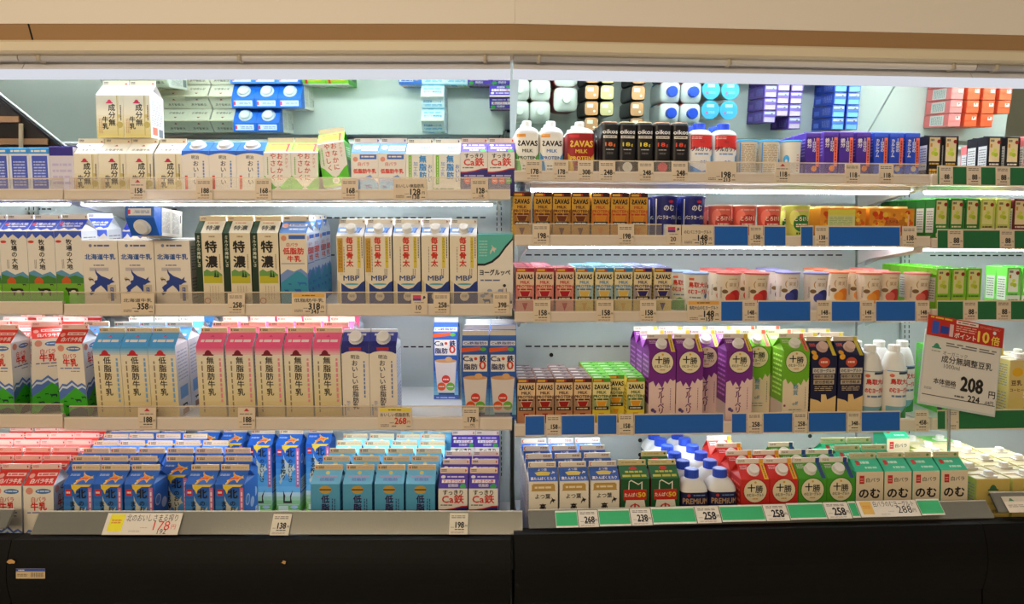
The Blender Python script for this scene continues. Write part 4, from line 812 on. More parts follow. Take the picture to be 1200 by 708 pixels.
# --- bottles
def bottle(key, oname, cat, desc, plural, hw, h, e, capc, caph, capr, shoulder, label, z0, z1, labc, caplab, bodyc=(236, 236, 234), neck=None):
    mb = MB(); zs = h - caph; nr = neck or capr * .92
    prof = [(hw * .9, 0), (hw, .004), (hw, shoulder)]
    for i in range(1, 9):
        t = i / 8; prof.append((hw + (nr - hw) * (1 - cos(t * pi / 2)) ** .8, shoulder + (zs - .004 - shoulder) * sin(t * pi / 2)))
    # ease the section from square to round towards the neck
    vs = []; n = 40; fs = []
    for j, (r_, z) in enumerate(prof):
        ee = e if j < 3 else e + (2.0 - e) * (j - 2) / 8
        for i in range(n):
            q = 2 * pi * i / n; c_, s_ = cos(q), sin(q); vs.append((math.copysign(abs(c_) ** (2 / ee), c_) * r_, math.copysign(abs(s_) ** (2 / ee), s_) * r_, z))
    for j in range(len(prof) - 1):
        for i in range(n): k = (i + 1) % n; fs.append((j * n + i, j * n + k, (j + 1) * n + k, (j + 1) * n + i))
    fs.append(tuple(reversed(range(n)))); fs.append(tuple(range((len(prof) - 1) * n, len(prof) * n)))
    mb.add(vs, fs, M(bodyc, .35)); p = [('bottle_body', mb.mesh('bottle_body', True), None)]
    mb = MB(); lathe(mb, [(hw + .0002, z0), (hw + .0005, z0 + .0005), (hw + .0005, z1 - .0005), (hw + .0002, z1)], M(labc, .4), 48, e, cap=False)
    label(Wrap(mb, hw * 2.05, z1 - z0, z0, lambda z: hw + .0005, e)); p.append(('label_sleeve', mb.mesh('label_sleeve'), 'printed label sleeve'))
    mb = MB(); lathe(mb, [(capr, zs - .004), (capr, h - .002), (capr * .88, h)], M(capc, .35), 44, ribs=1); p.append(('screw_cap', mb.mesh('screw_cap'), caplab))
    reg(key, oname, cat, desc, plural, hw * 2, hw * 2, h, p)
def sv_label(sw, tc, bg):
    def f(c):
        dk = sum(bg) < 400
        c.rect(.05, .90, .42, .97, (196, 40, 50) if dk else (232, 150, 50)); savas_word(c, .76, .30, (226, 190, 70) if dk else BLK); c.t('MILK', .5, .59, .18, tc, .025, fit=.42); c.t('PROTEIN', .5, .43, .18, tc, .025, fit=.76)
        c.poly([(.0, .56), (.14, .46), (.24, .2), (.24, 0), (0, 0)], sw); c.poly([(1, .56), (.86, .46), (.76, .2), (.76, 0), (1, 0)], sw); c.bars(.3, .14, .7, .28, 2, (120, 120, 120), .4)
    return f
for k, sw, tc, bg, nm, ww in (('b_green', (90, 180, 80), (40, 70, 50), (240, 236, 226), 'white green-labelled protein drink bottle', .031), ('b_blue', (70, 150, 210), (50, 100, 170), (240, 236, 226), 'white blue-labelled protein drink bottle', .031), ('b_red', (206, 160, 50), (226, 190, 70), (150, 26, 28), 'white red-labelled protein drink bottle', .0365)):
    bottle(k, 'protein_drink_bottle', 'protein drink bottle', nm, nm.replace('bottle', 'bottles'), ww, .152, 4.5, (240, 240, 238), .012, .013, .119, sv_label(sw, tc, bg), .004, .118, bg, 'white screw cap')
def f(c): c.rect(0, .66, 1, 1, (206, 48, 44)); c.ell(.5, .52, .47, (232, 228, 222), .36); c.bars(.06, .90, .5, .97, 2, (244, 214, 206), .4); c.t('明治', .5, .84, .1, (60, 60, 66), 0); c.t('ブルガリア', .5, .68, .22, (28, 36, 60), .03, fit=.9); c.bars(.2, .54, .8, .58, 1, (110, 140, 190), .8); c.t('のむ', .55, .38, .15, (60, 110, 180), .012); c.poly([(0, 0), (1, 0), (1, .24), (.5, .16), (0, .3)], (50, 130, 206)); c.poly([(.86, .3), (1, .4), (1, .6), (.86, .5)], (80, 160, 220))
bottle('b_bulg', 'yogurt_drink_bottle', 'yogurt drink bottle', 'red-and-blue labelled drinking yogurt bottle', 'white drinking yogurt bottles with blue caps', .031, .152, 4.5, (34, 70, 190), .014, .0165, .119, f, .004, .118, (234, 236, 240), 'blue screw cap')
def f(c): c.t('PREMiUM', .5, .865, .27, (200, 160, 118), .016, fit=.9); c.ell(.26, .955, .06, (200, 60, 50), .05); c.bars(.42, .945, .86, .968, 1, (120, 150, 200), .7); c.bars(.2, .1, .8, .2, 2, (120, 110, 140), .4)
bottle('b_prem', 'yogurt_drink_bottle', 'yogurt drink bottle', 'navy-labelled yogurt drink bottle', 'white yogurt drink bottles with blue caps and navy labels', .0345, .214, 4.5, (42, 78, 200), .017, .0175, .165, f, .006, .164, (30, 34, 80), 'blue screw cap')
def f(c): c.rect(0, .0, 1, .26, (126, 180, 196)); c.poly([(0, 0), (1, 0), (1, .3), (.8, .24), (.6, .14), (.3, .08), (0, .05)], (50, 140, 60)); c.rect(.44, .93, 1, .98, (60, 70, 90)); c.ell(.2, .9, .09, (226, 110, 80), .07); c.rect(0, .985, 1, 1, (90, 150, 210)); c.t('鳥取大山', .56, .78, .24, (206, 50, 40), .03, fit=.82); c.t('のむヨーグルト', .55, .60, .22, (206, 50, 40), .03, fit=.86); c.bars(.2, .45, .85, .5, 1, (110, 130, 160), .8)
bottle('b_daisen', 'yogurt_drink_bottle', 'yogurt drink bottle', 'white green-hill yogurt drink bottle', 'white yogurt drink bottles with green hill labels', .0335, .205, 2.0, (240, 240, 236), .014, .0155, .118, f, .006, .138, (238, 234, 226), 'white screw cap')
# --- cups
def cup(key, oname, cat, desc, plural, r0, r1, h, bodyc, lidc, label, lidart=None, lidr=None, z0=.003, lidname='foil_lid'):
    mb = MB(); lathe(mb, [(r0 * .94, 0), (r0, .002), (r1, h - .003)], M(bodyc, .35), 48)
    prof = lambda z: r0 + (r1 - r0) * max(0, min(1, (z - .002) / (h - .005)))
    if label: label(Wrap(mb, (r0 + r1) * 1.18, h - .010, z0, prof, 2.0))
    p = [('cup_body', mb.mesh('cup_body'), None)]
    mb = MB(); lr = lidr or r1 + .002; lathe(mb, [(lr * .985, h - .0045), (lr, h - .004), (lr, h - .001), (lr * .97, h)], M(lidc, .3), 48)
    if lidart: lidart(Face(mb, (-lr, -lr, h), (1, 0, 0), (0, 1, 0), 2 * lr, 2 * lr))
    p.append((lidname, mb.mesh(lidname), None)); reg(key, oname, cat, desc, plural, 2 * lr, 2 * lr, h, p)
def f(c): c.bars(.1, .2, .8, .95, 16, (176, 146, 100), .55, 11); c.vbars(.86, .05, .96, .95, 1, (150, 170, 200), .7); c.rect(0, 0, .08, 1, (90, 150, 210))
def la(c): c.ell(.5, .5, .42, (70, 170, 226)); c.rect(.3, .2, .7, .36, (206, 232, 246)); c.ell(.3, .66, .07, (206, 110, 160)); c.bars(.4, .56, .75, .7, 2, (190, 226, 246), .4)
cup('c_sky', 'yogurt_cup', 'yogurt cup', 'beige sky-blue-lidded yogurt cup', 'beige yogurt cups with sky blue lids', .0235, .027, .108, (214, 206, 190), (76, 178, 232), f, la)
def f(c): c.ell(.14, .55, .14, (60, 160, 220), .2); c.ell(.14, .5, .06, (240, 240, 240), .09); c.bars(.6, .2, .72, .7, 7, (206, 110, 70), .4); c.vbars(.86, .05, .96, .95, 2, (110, 120, 130), .4)
cup('c_skyb', 'yogurt_cup', 'yogurt cup', 'cream yogurt cup with blue oval and sky blue lid', 'cream yogurt cups with sky blue lids', .0235, .027, .108, (226, 218, 200), (76, 178, 232), f, la)
def f(c): c.rect(0, 0, 1, 1, (34, 40, 120)); c.ell(.62, .93, .1, (206, 40, 50), .05); c.t('のむ', .55, .78, .26, (240, 240, 244), .02, fit=.4); c.t('バニラヨーグルト', .52, .55, .17, (240, 240, 244), .02, fit=.86); c.rect(.36, .08, .68, .38, (190, 206, 232)); c.rect(.40, .1, .64, .32, (232, 226, 210)); c.rect(.08, .0, .28, .12, (120, 170, 90)); c.rect(0, 0, .06, 1, (220, 226, 240))
cup('c_vanilla', 'yogurt_cup', 'yogurt drink cup', 'navy vanilla yogurt drink cup', 'navy vanilla yogurt drink cups', .026, .033, .120, (40, 50, 140), (48, 54, 130), f)
def fruit(bg, badge, txt):
    def f(c): c.rect(0, 0, 1, 1, bg); c.ell(.2, .7, .2, tuple(min(255, v + 30) for v in bg), .3); c.ell(.8, .3, .25, tuple(min(255, v + 22) for v in bg), .3); c.ell(.52, .52, .34, badge, .34); c.t('とろける', .52, .66, .2, (244, 226, 206), .022, fit=.6); c.bars(.28, .40, .76, .52, 2, (244, 226, 206), .6, 9); c.bars(.3, .18, .74, .25, 1, (70, 96, 50), .9); c.bars(.2, .9, .8, .95, 1, (240, 190, 180), .7)
    return f
cup('f_red', 'dessert_cup', 'fruit dessert cup', 'coral red fruit dessert cup', 'coral red fruit dessert cups', .0265, .0310, .098, (226, 108, 92), (236, 206, 190), fruit((228, 108, 92), (190, 50, 46), 'ざくろミルク'))
cup('f_green', 'dessert_cup', 'fruit dessert cup', 'yellow-green fruit dessert cup with dark green badge', 'yellow-green fruit dessert cups', .0265, .0310, .098, (196, 206, 90), (206, 216, 120), fruit((200, 206, 96), (34, 120, 50), 'キウイミルク'))
def kaj(pc, pc2):
    def f(c): c.t('(', .27, .76, .3, (186, 140, 70), .01); c.t(')', .77, .76, .3, (186, 140, 70), .01); c.t('果実', .52, .76, .18, (170, 130, 70), .005, fit=.3); c.bars(.36, .9, .7, .93, 1, (196, 160, 110), .7); c.ell(.64, .44, .28, pc, .28); c.ell(.44, .41, .19, pc2, .19); c.ell(.22, .58, .12, (126, 96, 60), .08); c.vbars(.02, .4, .1, .7, 2, (80, 70, 70), .4)
    return f
for k, nm, pc, pc2, lid in (('k_straw', 'red-lidded strawberry yogurt cup', (196, 36, 36), (212, 60, 50), (222, 96, 92)), ('k_blue', 'lilac-lidded blueberry yogurt cup', (44, 50, 126), (66, 74, 160), (150, 150, 206)), ('k_mand', 'orange-lidded mandarin yogurt cup', (230, 130, 36), (236, 156, 60), (226, 130, 96)), ('k_peach', 'pink-lidded peach yogurt cup', (196, 52, 50), (226, 110, 96), (230, 130, 126))):
    cup(k, 'yogurt_cup', 'yogurt cup', nm, nm.replace('cup', 'cups'), .0260, .0315, .112, (236, 222, 200) if k != 'k_blue' else (232, 226, 224), lid, kaj(pc, pc2))
def f(c): c.poly([(0, 0), (1, 0), (1, .3), (.7, .26), (.4, .36), (.2, .3), (0, .22)], (70, 150, 60)); c.t('鳥取大山', .5, .76, .22, (206, 50, 40), .03, fit=.8); c.t('のむヨーグルト', .5, .58, .2, (206, 50, 40), .03, fit=.84); c.rect(.1, .88, .3, .94, (226, 110, 80)); c.ell(.84, .46, .1, (60, 130, 200), .1); c.bars(.15, .4, .6, .45, 1, (130, 140, 160), .7)
cup('d_daisen', 'yogurt_cup', 'yogurt drink cup', 'white red-lettered yogurt drink cup', 'white yogurt drink cups with blue rims', .027, .0325, .112, (234, 232, 226), (150, 176, 226), f)
# --- slim iron / calcium drinks
def slim(key, desc, bg, txt, panel, pc):
    def f(c): c.rect(0, .92, 1, 1, tuple(min(255, v + 26) for v in bg)); c.tv('1日分の', .58, .9, .27, WHITE, .02, .92); c.tv(txt, .24, .88, .33 if len(txt) < 4 else .27, WHITE, .03, .95); c.rect(.72, .30, .96, .9, panel); c.vbars(.77, .36, .91, .84, 1, (120, 40, 40), .7); c.ell(.6, .26, .2, pc[0]); c.ell(.72, .12, .2, pc[1]); c.ell(.4, .12, .16, pc[2])
    brickbox(key, 'health_drink_carton', 'fortified drink carton', desc, desc.replace('carton', 'cartons'), .0385, .036, .131, bg, f, topc=tuple(min(255, v + 60) for v in bg), tab='straw', side=lambda c: (c.bars(.2, .5, .8, .9, 6, (150, 150, 210), .35), c.rect(.2, .1, .6, .35, tuple(min(255, v + 50) for v in bg))), top=lambda c: (c.rect(.08, .5, .92, .95, (236, 206, 236) if bg[0] > 50 else (150, 214, 246)), c.rect(.08, .1, .92, .3, (226, 226, 240))))
slim('iron', 'slim purple iron drink carton', (74, 44, 140), '鉄分', (236, 120, 90), ((230, 130, 50), (60, 40, 110), (220, 80, 110)))
slim('calc', 'slim blue calcium drink carton', (38, 70, 180), 'カルシウム', (226, 110, 70), ((190, 170, 140), (80, 150, 210), (206, 190, 150)))
# --- soy milk bricks
def soy(key, desc, bg, panel, word, wc, h=.123, w=.0398, low=None, oname='soy_milk_carton', topc=None):
    def f(c):
        if low: c.rect(0, 0, 1, .36, low)
        c.rect(.1, .44, .84, .97, panel); c.ell(.38, .62, .14, (196, 206, 60)); c.ell(.58, .6, .15, (176, 196, 50)); c.ell(.5, .70, .13, (206, 216, 80)); c.rect(.16, .76, .3, .84, (206, 140, 50)); c.ell(.76, .88, .13, (150, 36, 36)); c.bars(.16, .88, .44, .94, 1, (120, 110, 90), .8)
        c.bars(.14, .36, .84, .41, 1, wc, .7); (c.t(word, .5, .20, .3, wc, .03, fit=.76) if word else c.bars(.14, .13, .86, .28, 2, wc, .75, 4)); c.bars(.2, .05, .8, .09, 1, wc, .6)
    brickbox(key, oname, 'soy milk carton', desc, desc.replace('carton', 'cartons'), w, .040, h, bg, f, topc=topc or tuple(min(255, int(v * 1.15) + 8) for v in bg), tab='straw', side=lambda c: (c.rect(.1, .25, .9, .8, (226, 226, 222)), c.bars(.18, .3, .82, .75, 8, (120, 120, 120), .35)), top=lambda c: c.rect(.55, .2, .9, .5, (230, 230, 226)))
soy('y_black', 'black gold-lettered soy milk carton', (30, 26, 26), (226, 206, 160), None, (206, 160, 60))
soy('y_blackb', 'black white-lettered soy milk carton', (28, 26, 30), (226, 206, 160), None, (226, 220, 210))
soy('y_green', 'dark green matcha soy milk carton', (44, 122, 50), (226, 214, 160), '抹茶', (226, 226, 190), topc=(90, 206, 70))
soy('y_pale', 'pale yellow-green soy milk carton', (196, 206, 96), (226, 222, 150), None, (110, 90, 60), low=(232, 220, 190))
soy('y_wine', 'dark red soy milk carton', (106, 28, 34), (226, 206, 160), None, (230, 216, 200))
soy('y_lime', 'lime green soy milk carton', (130, 196, 50), (222, 220, 150), None, (90, 130, 40), low=(176, 206, 70), topc=(120, 226, 60))
soy('y_pink', 'pink soy milk carton', (232, 120, 120), (240, 214, 190), None, (240, 230, 220))
soy('y_orange', 'orange-red soy milk carton', (222, 84, 50), (240, 214, 170), None, (244, 226, 200))
soy('y_mint', 'bright green and white soy drink carton', (120, 220, 90), (236, 236, 226), None, (90, 150, 80), low=(226, 232, 226), topc=(110, 240, 90))
def f(c): c.hat(.5, .84, .32, (60, 110, 80)); c.bars(.34, .77, .66, .80, 1, (130, 120, 70), .8); c.t('オーガニック', .5, .66, .1, (90, 84, 50), .008, fit=.5); c.t('成分無調整豆乳', .5, .55, .11, (90, 84, 50), .012, fit=.74); c.bars(.3, .08, .7, .13, 1, (150, 140, 80), .6)
brickbox('soy_litre', 'soy_milk_carton', 'soy milk carton', 'pale yellow litre soy carton', 'pale yellow litre soy milk cartons', .088, .066, .185, (216, 192, 104), f, topc=(232, 220, 176), tab='cap', sidec=(196, 198, 108))
brickbox('soy_litre_green', 'soy_milk_carton', 'soy milk carton', 'bright green litre soy carton', 'bright green litre soy milk cartons', .088, .066, .185, (110, 216, 90), f, topc=(130, 226, 110), tab='cap', sidec=(100, 206, 80))
def f(c): c.rect(.6, 0, 1, 1, (84, 44, 34)); c.ell(.3, .8, .2, (232, 180, 40), .16); c.t('豆乳', .28, .62, .2, (90, 50, 40), .02, fit=.4); c.t('コーヒー', .3, .5, .13, (90, 50, 40), .02, fit=.5); c.t('50', .74, .42, .3, (240, 236, 226), .03, fit=.4); c.t('%OFF', .76, .25, .16, (240, 236, 226), .02, fit=.36); c.ell(.25, .22, .1, (70, 44, 36), .05); c.ell(.45, .1, .1, (70, 44, 36), .05); c.poly([(0, .0), (.5, 0), (.6, .3), (.3, .4), (0, .3)], (222, 200, 120))
brickbox('soy_coffee', 'soy_milk_carton', 'soy milk carton', 'tan and brown coffee soy milk carton with white cap', 'coffee soy milk cartons', .078, .066, .165, (222, 198, 130), f, topc=(236, 226, 200), tab='cap')
# --- mango dessert sleeve of three
def mango():
    w, d, h = .126, .066, .096; mb = MB(); x, y = w / 2, d / 2; mb.box(-x, x, -y, y, .001, h - .006, M((228, 150, 50), .35))
    c = Face(mb, (-x, -y, .001), (1, 0, 0), (0, 0, 1), w, h - .007, step=1.5e-5); rn = random.Random(4)
    for i in range(60): c.ell(rn.uniform(.06, .94), rn.uniform(.1, .9), rn.uniform(.025, .065), rn.choice([(236, 170, 40), (222, 96, 30), (206, 70, 24), (240, 196, 70), (190, 120, 30)]))
    p = [('sleeve', mb.mesh('sleeve'), None)]; c = None
    mb2 = MB()
    for i in range(3):
        lathe(mb2, [(.0195, h - .006), (.0197, h - .002), (.0185, h)], M((236, 206, 130), .3), 30, axis=Matrix.Translation(((i - 1) * .041, 0, 0)))
        p.append(('foil_lid', mb2.mesh('foil_lid'), None)); mb2 = MB()
    return p, w, d, h
def mango_kind(key, desc, badge):
    p, w, d, h = mango(); mb = MB(); x, y = w / 2, d / 2
    me = MB(); c = Face(me, (-x, -y, .001), (1, 0, 0), (0, 0, 1), w, h - .007, base=1.1e-3)
    if badge: c.ell(.5, .5, .16, (196, 110, 40), .16); c.t('とろける', .5, .6, .075, (120, 50, 20), .02); c.t('マンゴー', .5, .42, .065, (120, 50, 20), .02); c.rect(.85, .1, .88, .8, (240, 190, 150))
    else: c.rect(.16, .05, .76, .97, (206, 214, 150)); c.rect(.16, .8, .76, .97, (222, 216, 90)); c.bars(.2, .45, .7, .75, 6, (150, 176, 130), .4); c.ell(.32, .3, .05, (236, 150, 40), .05); c.ell(.58, .3, .05, (236, 150, 40), .05); c.rect(.6, .1, .72, .2, (230, 230, 226))
    p.insert(1, ('front_panel', me.mesh('front_panel'), None)); reg(key, 'dessert_pack', 'fruit dessert pack', desc, desc, w, d, h, p)
mango_kind('mango_a', 'yellow fruit dessert three-pack with pale text panel', False); mango_kind('mango_b', 'orange fruit dessert three-pack with round badge', True)
# --- small blue brick at the case end
def f(c): c.rect(.0, .88, 1, 1, (60, 150, 226)); c.rect(.12, .1, .9, .84, (70, 90, 190)); c.bars(.2, .2, .8, .74, 9, (190, 200, 240), .45, 6); c.bars(.1, .91, .9, .97, 1, WHITE, .7)
brickbox('end_blue', 'milk_drink_carton', 'milk drink carton', 'small blue patterned milk carton', 'small blue milk drink cartons', .052, .044, .125, (228, 232, 240), f, topc=(60, 160, 226), side=lambda c: (c.vbars(.2, .1, .8, .8, 3, (190, 120, 170), .4), c.rect(0, .88, 1, 1, (60, 150, 226))))
def f(c): c.rect(0, .82, 1, 1, (50, 40, 130)); c.bars(.1, .2, .9, .7, 4, (200, 190, 220), .4)
brickbox('end_lilac', 'milk_drink_carton', 'milk drink carton', 'pale lilac milk drink carton with indigo band', 'pale lilac milk drink cartons', .062, .044, .128, (222, 216, 230), f, topc=(60, 50, 140))
# ================================================================ SETTING THE PRODUCTS OUT
PLACE = []
def put(kind, sh, u, rows=1, q=0.0, dz=0.0, yaw=0.0, roll=0.0, lean=0.0, pitch=None, jit=0.0, free=False, first=0, note=None, us=None):
    """u: column of the front face's centre at the first row's depth; rows run straight back from there"""
    k = K[kind]; h = SHELF[sh]; side = h['side']; pt = pitch or k['d'] + .0022
    s = S(side, u, h['d'] + q)
    for r in range(first, rows):
        rn = random.Random('%s%s%d%d' % (kind, sh, int(u), r))
        ss = s if us is None else S(side, us[r], h['d'] + q + r * pt)
        PLACE.append(dict(kind=kind, sh=sh, s=ss + (rn.uniform(-jit, jit) if r else 0), q=q + r * pt + k['d'] / 2, row=r if q < .02 else r + max(1, round(q / pt)), dz=dz,
                          yaw=yaw + (rn.uniform(-jit, jit) * 12 if r else 0), roll=roll, lean=lean, free=free, note=note))
def puts(kind, sh, us, rows=1, **kw):
    for i, u in enumerate(us): put(kind, sh, u, rows if isinstance(rows, int) else rows[i], **kw)

# ---- milk case, top shelf
puts('cream', 'L1', [101, 132.5, 164, 198.5], [4, 4, 4, 4], jit=.0004)
puts('bluecap', 'L1', [230, 261.7, 293.5], [4, 4, 3], jit=.0004)
puts('green', 'L1', [325.5, 357.5], [2, 2])
put('green', 'L1', 395, 1, q=.012, dz=.028, roll=R(-8), free=True, note='propped up askew, above its neighbours')
puts('lowfat_half', 'L1', [429, 460], [1, 2])
puts('nonfat_half', 'L1', [489.8, 521.3], [4, 2]); puts('ca_half', 'L1', [552.8, 584.4], [2, 3])
for i, u in enumerate((133, 163)):
    for r in (0, 1): put('cream', 'L1', u, 1, q=.020 + r * .0735, dz=.1545, note='stacked up high, %s, %s' % (('outer', 'inner')[i], ('in front', 'behind')[r]))
puts('end_blue', 'LE1', [1, 25, 49], 1); put('end_lilac', 'LE1', 73, 1)
# ---- second shelf
puts('meadow', 'LE2', [-44, -12, 20, 52], [2, 3, 3, 3])
put('meadow', 'L2', 96, 2, first=1, dz=.008); put('meadow', 'L2', 128, 3, first=2)
put('meadow', 'LE2', 84, 1, q=-.003, dz=.001)
puts('map', 'L2', [121, 163, 205], [1, 1, 2])
put('bluecap', 'L2', 190, 1, q=-.006, dz=.181 + .0365, lean=R(84), free=True, note='lying down on the island map cartons')
puts('rich', 'L2', [248, 280.5, 313], [3, 3, 3]); put('lowfat', 'L2', 346, 4, us=[346, 350, 356, 368])
puts('bone_gold', 'L2', [412, 444.5], 2); puts('bone', 'L2', [477.5, 510.5, 543.5], [2, 2, 1]); put('turq', 'L2', 580.5, 1)
# ---- third shelf
put('red', 'LE3', 2, 2); put('red', 'LE3', -32, 4); put('red', 'LE3', 44.5, 1, q=.020, yaw=R(38), lean=-R(5), dz=.003, free=True, note='turned cornerwise'); puts('red', 'LE3', [10, 44], 4, first=2)
put('red', 'L3', 88, 1, dz=.008)
put('sb_blue', 'L3', 113, 1, q=.078); puts('sb_blue', 'L3', [131, 163, 195], [3, 3, 4])
puts('sb_pink', 'L3', [250.5, 284.5, 318.5, 352, 385.5], [3, 4, 4, 4, 4], jit=.0003)
puts('tasty', 'L3', [418.5, 450.5], 1)
puts('zero', 'L3', [557.5, 589], 3); put('zero', 'L3', 523, 1, q=.17)
# ---- deck of the milk case
for r, us in enumerate(([-26, 10, 46], [-43, -9, 25, 59], [-30, 3, 37, 70], [-8, 24, 56, 84], [6, 37, 66, 95], [18, 48, 76, 104])):
    for i, u in enumerate(us):
        put('red', 'L0', u, 1, q=r * .0735, yaw=R(3) if (r, i) == (0, 2) else 0)
for r, us in enumerate(([91.5, 128, 164.5, 235, 270.5], [92, 127, 162, 205, 240, 275], [104, 138, 172, 206, 240, 274], [116, 149, 182, 215, 248], [128, 160, 192, 224], [137, 168, 199, 240, 272])):
    for i, u in enumerate(us): put('north', 'L0', u + (i == 0) * 2, 1, q=r * .0735)
puts('north', 'L0', [305, 338], 1, q=.345); put('north', 'L0', 373, 1, q=.36)
puts('sky', 'L0', [382, 419.5, 456.5, 493], [5, 5, 6, 5], jit=.001); put('sky', 'L0', 501, 6, first=5)
puts('ca_litre', 'L0', [531, 566.5], [3, 3]); puts('ca_litre', 'L0', [533, 566], 1, q=.36)

# ---- drink case, top shelf
puts('b_green', 'R1', [618], 4); puts('b_blue', 'R1', [646.5], 4); puts('b_red', 'R1', [681], 3)
for k, u, n in (('o_orange', 714.5, 6), ('o_yellow', 735, 5), ('o_yellow', 755.5, 2), ('o_red', 776, 6), ('o_red', 797, 2)): put(k, 'R1', u, n, jit=.002)
puts('b_bulg', 'R1', [822, 850.5], 4); puts('c_sky', 'R1', [879, 905], [4, 4], jit=.002); put('c_skyb', 'R1', 931, 2)
put('iron', 'R1', 952, 6, q=.02); puts('iron', 'R1', [972, 990.5, 1010.5], [6, 7, 3], jit=.001)
puts('calc', 'R1', [1031, 1049, 1068], [3, 7, 7], jit=.001)
puts('y_black', 'RE1', [1094, 1113], [2, 1]); puts('y_blackb', 'RE1', [1164, 1185], [2, 2]); put('y_pink', 'RE1', 1207, 6); puts('y_orange', 'RE1', [1229, 1250, 1271], [6, 6, 5], jit=.001)
# ---- second shelf
puts('s_gold', 'R2', [611.5, 636, 658, 680], [2, 1, 2, 2]); puts('s_amber', 'R2', [703.5, 726, 748], 2)
puts('c_vanilla', 'R2', [782.5, 815.5], 2); puts('f_red', 'R2', [848, 876.5, 906], [2, 2, 1]); put('f_green', 'R2', 940, 2)
put('mango_a', 'R2', 987, 2); put('mango_b', 'R2', 1044, 2)
puts('y_green', 'RE2', [1102, 1120, 1138], [6, 5, 4]); puts('y_pale', 'RE2', [1156, 1174], [3, 3]); put('y_wine', 'RE2', 1194, 3)
# ---- third shelf
puts('s_pink', 'R3', [615, 638, 661.5], [5, 5, 2]); puts('s_blue', 'R3', [684.5, 707.5, 730], [4, 5, 4]); puts('s_purple', 'R3', [752.5, 776], [5, 4])
put('d_daisen', 'R3', 800, 1, q=.07); put('d_daisen', 'R3', 819, 1)
puts('k_straw', 'R3', [858, 891], [3, 3]); put('k_blue', 'R3', 929, 3, q=.025); put('k_blue', 'R3', 959, 1); put('k_mand', 'R3', 989, 3, q=.04); put('k_mand', 'R3', 1020, 2); put('k_peach', 'R3', 1049, 3, q=.03); put('k_peach', 'R3', 1073, 1, q=-.036 + .036)
puts('y_lime', 'RE3', [1104, 1122, 1140], [6, 6, 1]); puts('y_mint', 'RE3', [1186, 1204], 2, q=.05)
# ---- lowest shelf
puts('s_choc', 'R4', [616.5, 638.5, 660.5, 682.5], [5, 4, 5, 4], jit=.0006); put('s_banana', 'R4', 704.5, 6, jit=.0006); put('s_banana', 'R4', 725, 6, first=1); put('s_banana', 'R4', 744.5, 6, jit=.0006)
puts('j_purple', 'R4', [775, 807], [3, 3]); put('j_purple', 'R4', 838, 3, first=1); put('j_purple', 'R4', 865, 3)
put('j_green', 'R4', 897, 3, first=1); put('j_green', 'R4', 931, 3); puts('j_navy', 'R4', [963.5, 995.5], [3, 3])
puts('b_daisen', 'R4', [1024, 1053], [2, 2]); put('b_daisen', 'R4', 1079, 2, first=1)
put('soy_coffee', 'RE4', 1196, 2); put('soy_litre_green', 'RE4', 1124, 2, q=.05); put('soy_litre', 'RE4', 1166, 2, q=.09)
# ---- deck of the drink case
puts('protein', 'R0', [636.5, 672.5, 708.5], [4, 4, 4], jit=.0006); puts('greenoff', 'R0', [743.5, 779], [1, 2])
puts('b_prem', 'R0', [814.5, 848], [6, 6])
puts('j_red', 'R0', [884, 917.5], [4, 2]); puts('j_leaf', 'R0', [951, 984], [3, 2])
puts('rose', 'R0', [1017.5, 1050.5, 1083.5, 1116.5], [3, 3, 1, 1]); put('rose', 'R0', 1064, 1, q=.30)
puts('soy_litre', 'R0', [1162, 1204, 1246], [6, 5, 4]); put('soy_litre_green', 'R0', 1205, 6, first=5)

# ---- keep neighbours from touching
def settle():
    for sh in SHELF:
        it = [p for p in PLACE if p['sh'] == sh and not p['free']]
        for _ in range(30):
            moved = False
            it.sort(key=lambda p: p['s'])
            for i, a in enumerate(it):
                for b in it[i + 1:]:
                    ka, kb = K[a['kind']], K[b['kind']]
                    if b['s'] - a['s'] > .16: break
                    if abs(a['q'] - b['q']) >= (ka['d'] + kb['d']) / 2 - .0005: continue
                    if abs(a['dz'] - b['dz']) > .1: continue
                    ov = (ka['w'] + kb['w']) / 2 + .0009 - (b['s'] - a['s'])
                    if ov > 1e-5: a['s'] -= ov * .35; b['s'] += ov * .65 + 1e-5; moved = True
            if not moved: break
settle()
ORD = ['first', 'second', 'third', 'fourth', 'fifth', 'sixth', 'seventh', 'eighth', 'ninth', 'tenth', 'eleventh', 'twelfth']
SHN = {'L1': 'top milk shelf', 'L2': 'second milk shelf', 'L3': 'third milk shelf', 'L0': 'milk deck', 'LE1': 'top end shelf', 'LE2': 'second end shelf', 'LE3': 'third end shelf',
       'R1': 'top drink shelf', 'R2': 'second drink shelf', 'R3': 'third drink shelf', 'R4': 'lowest drink shelf', 'R0': 'drink deck', 'RE1': 'top soy shelf', 'RE2': 'second soy shelf', 'RE3': 'third soy shelf', 'RE4': 'lowest soy shelf'}
def cap16(t):
    return ' '.join(t.split()[:16])
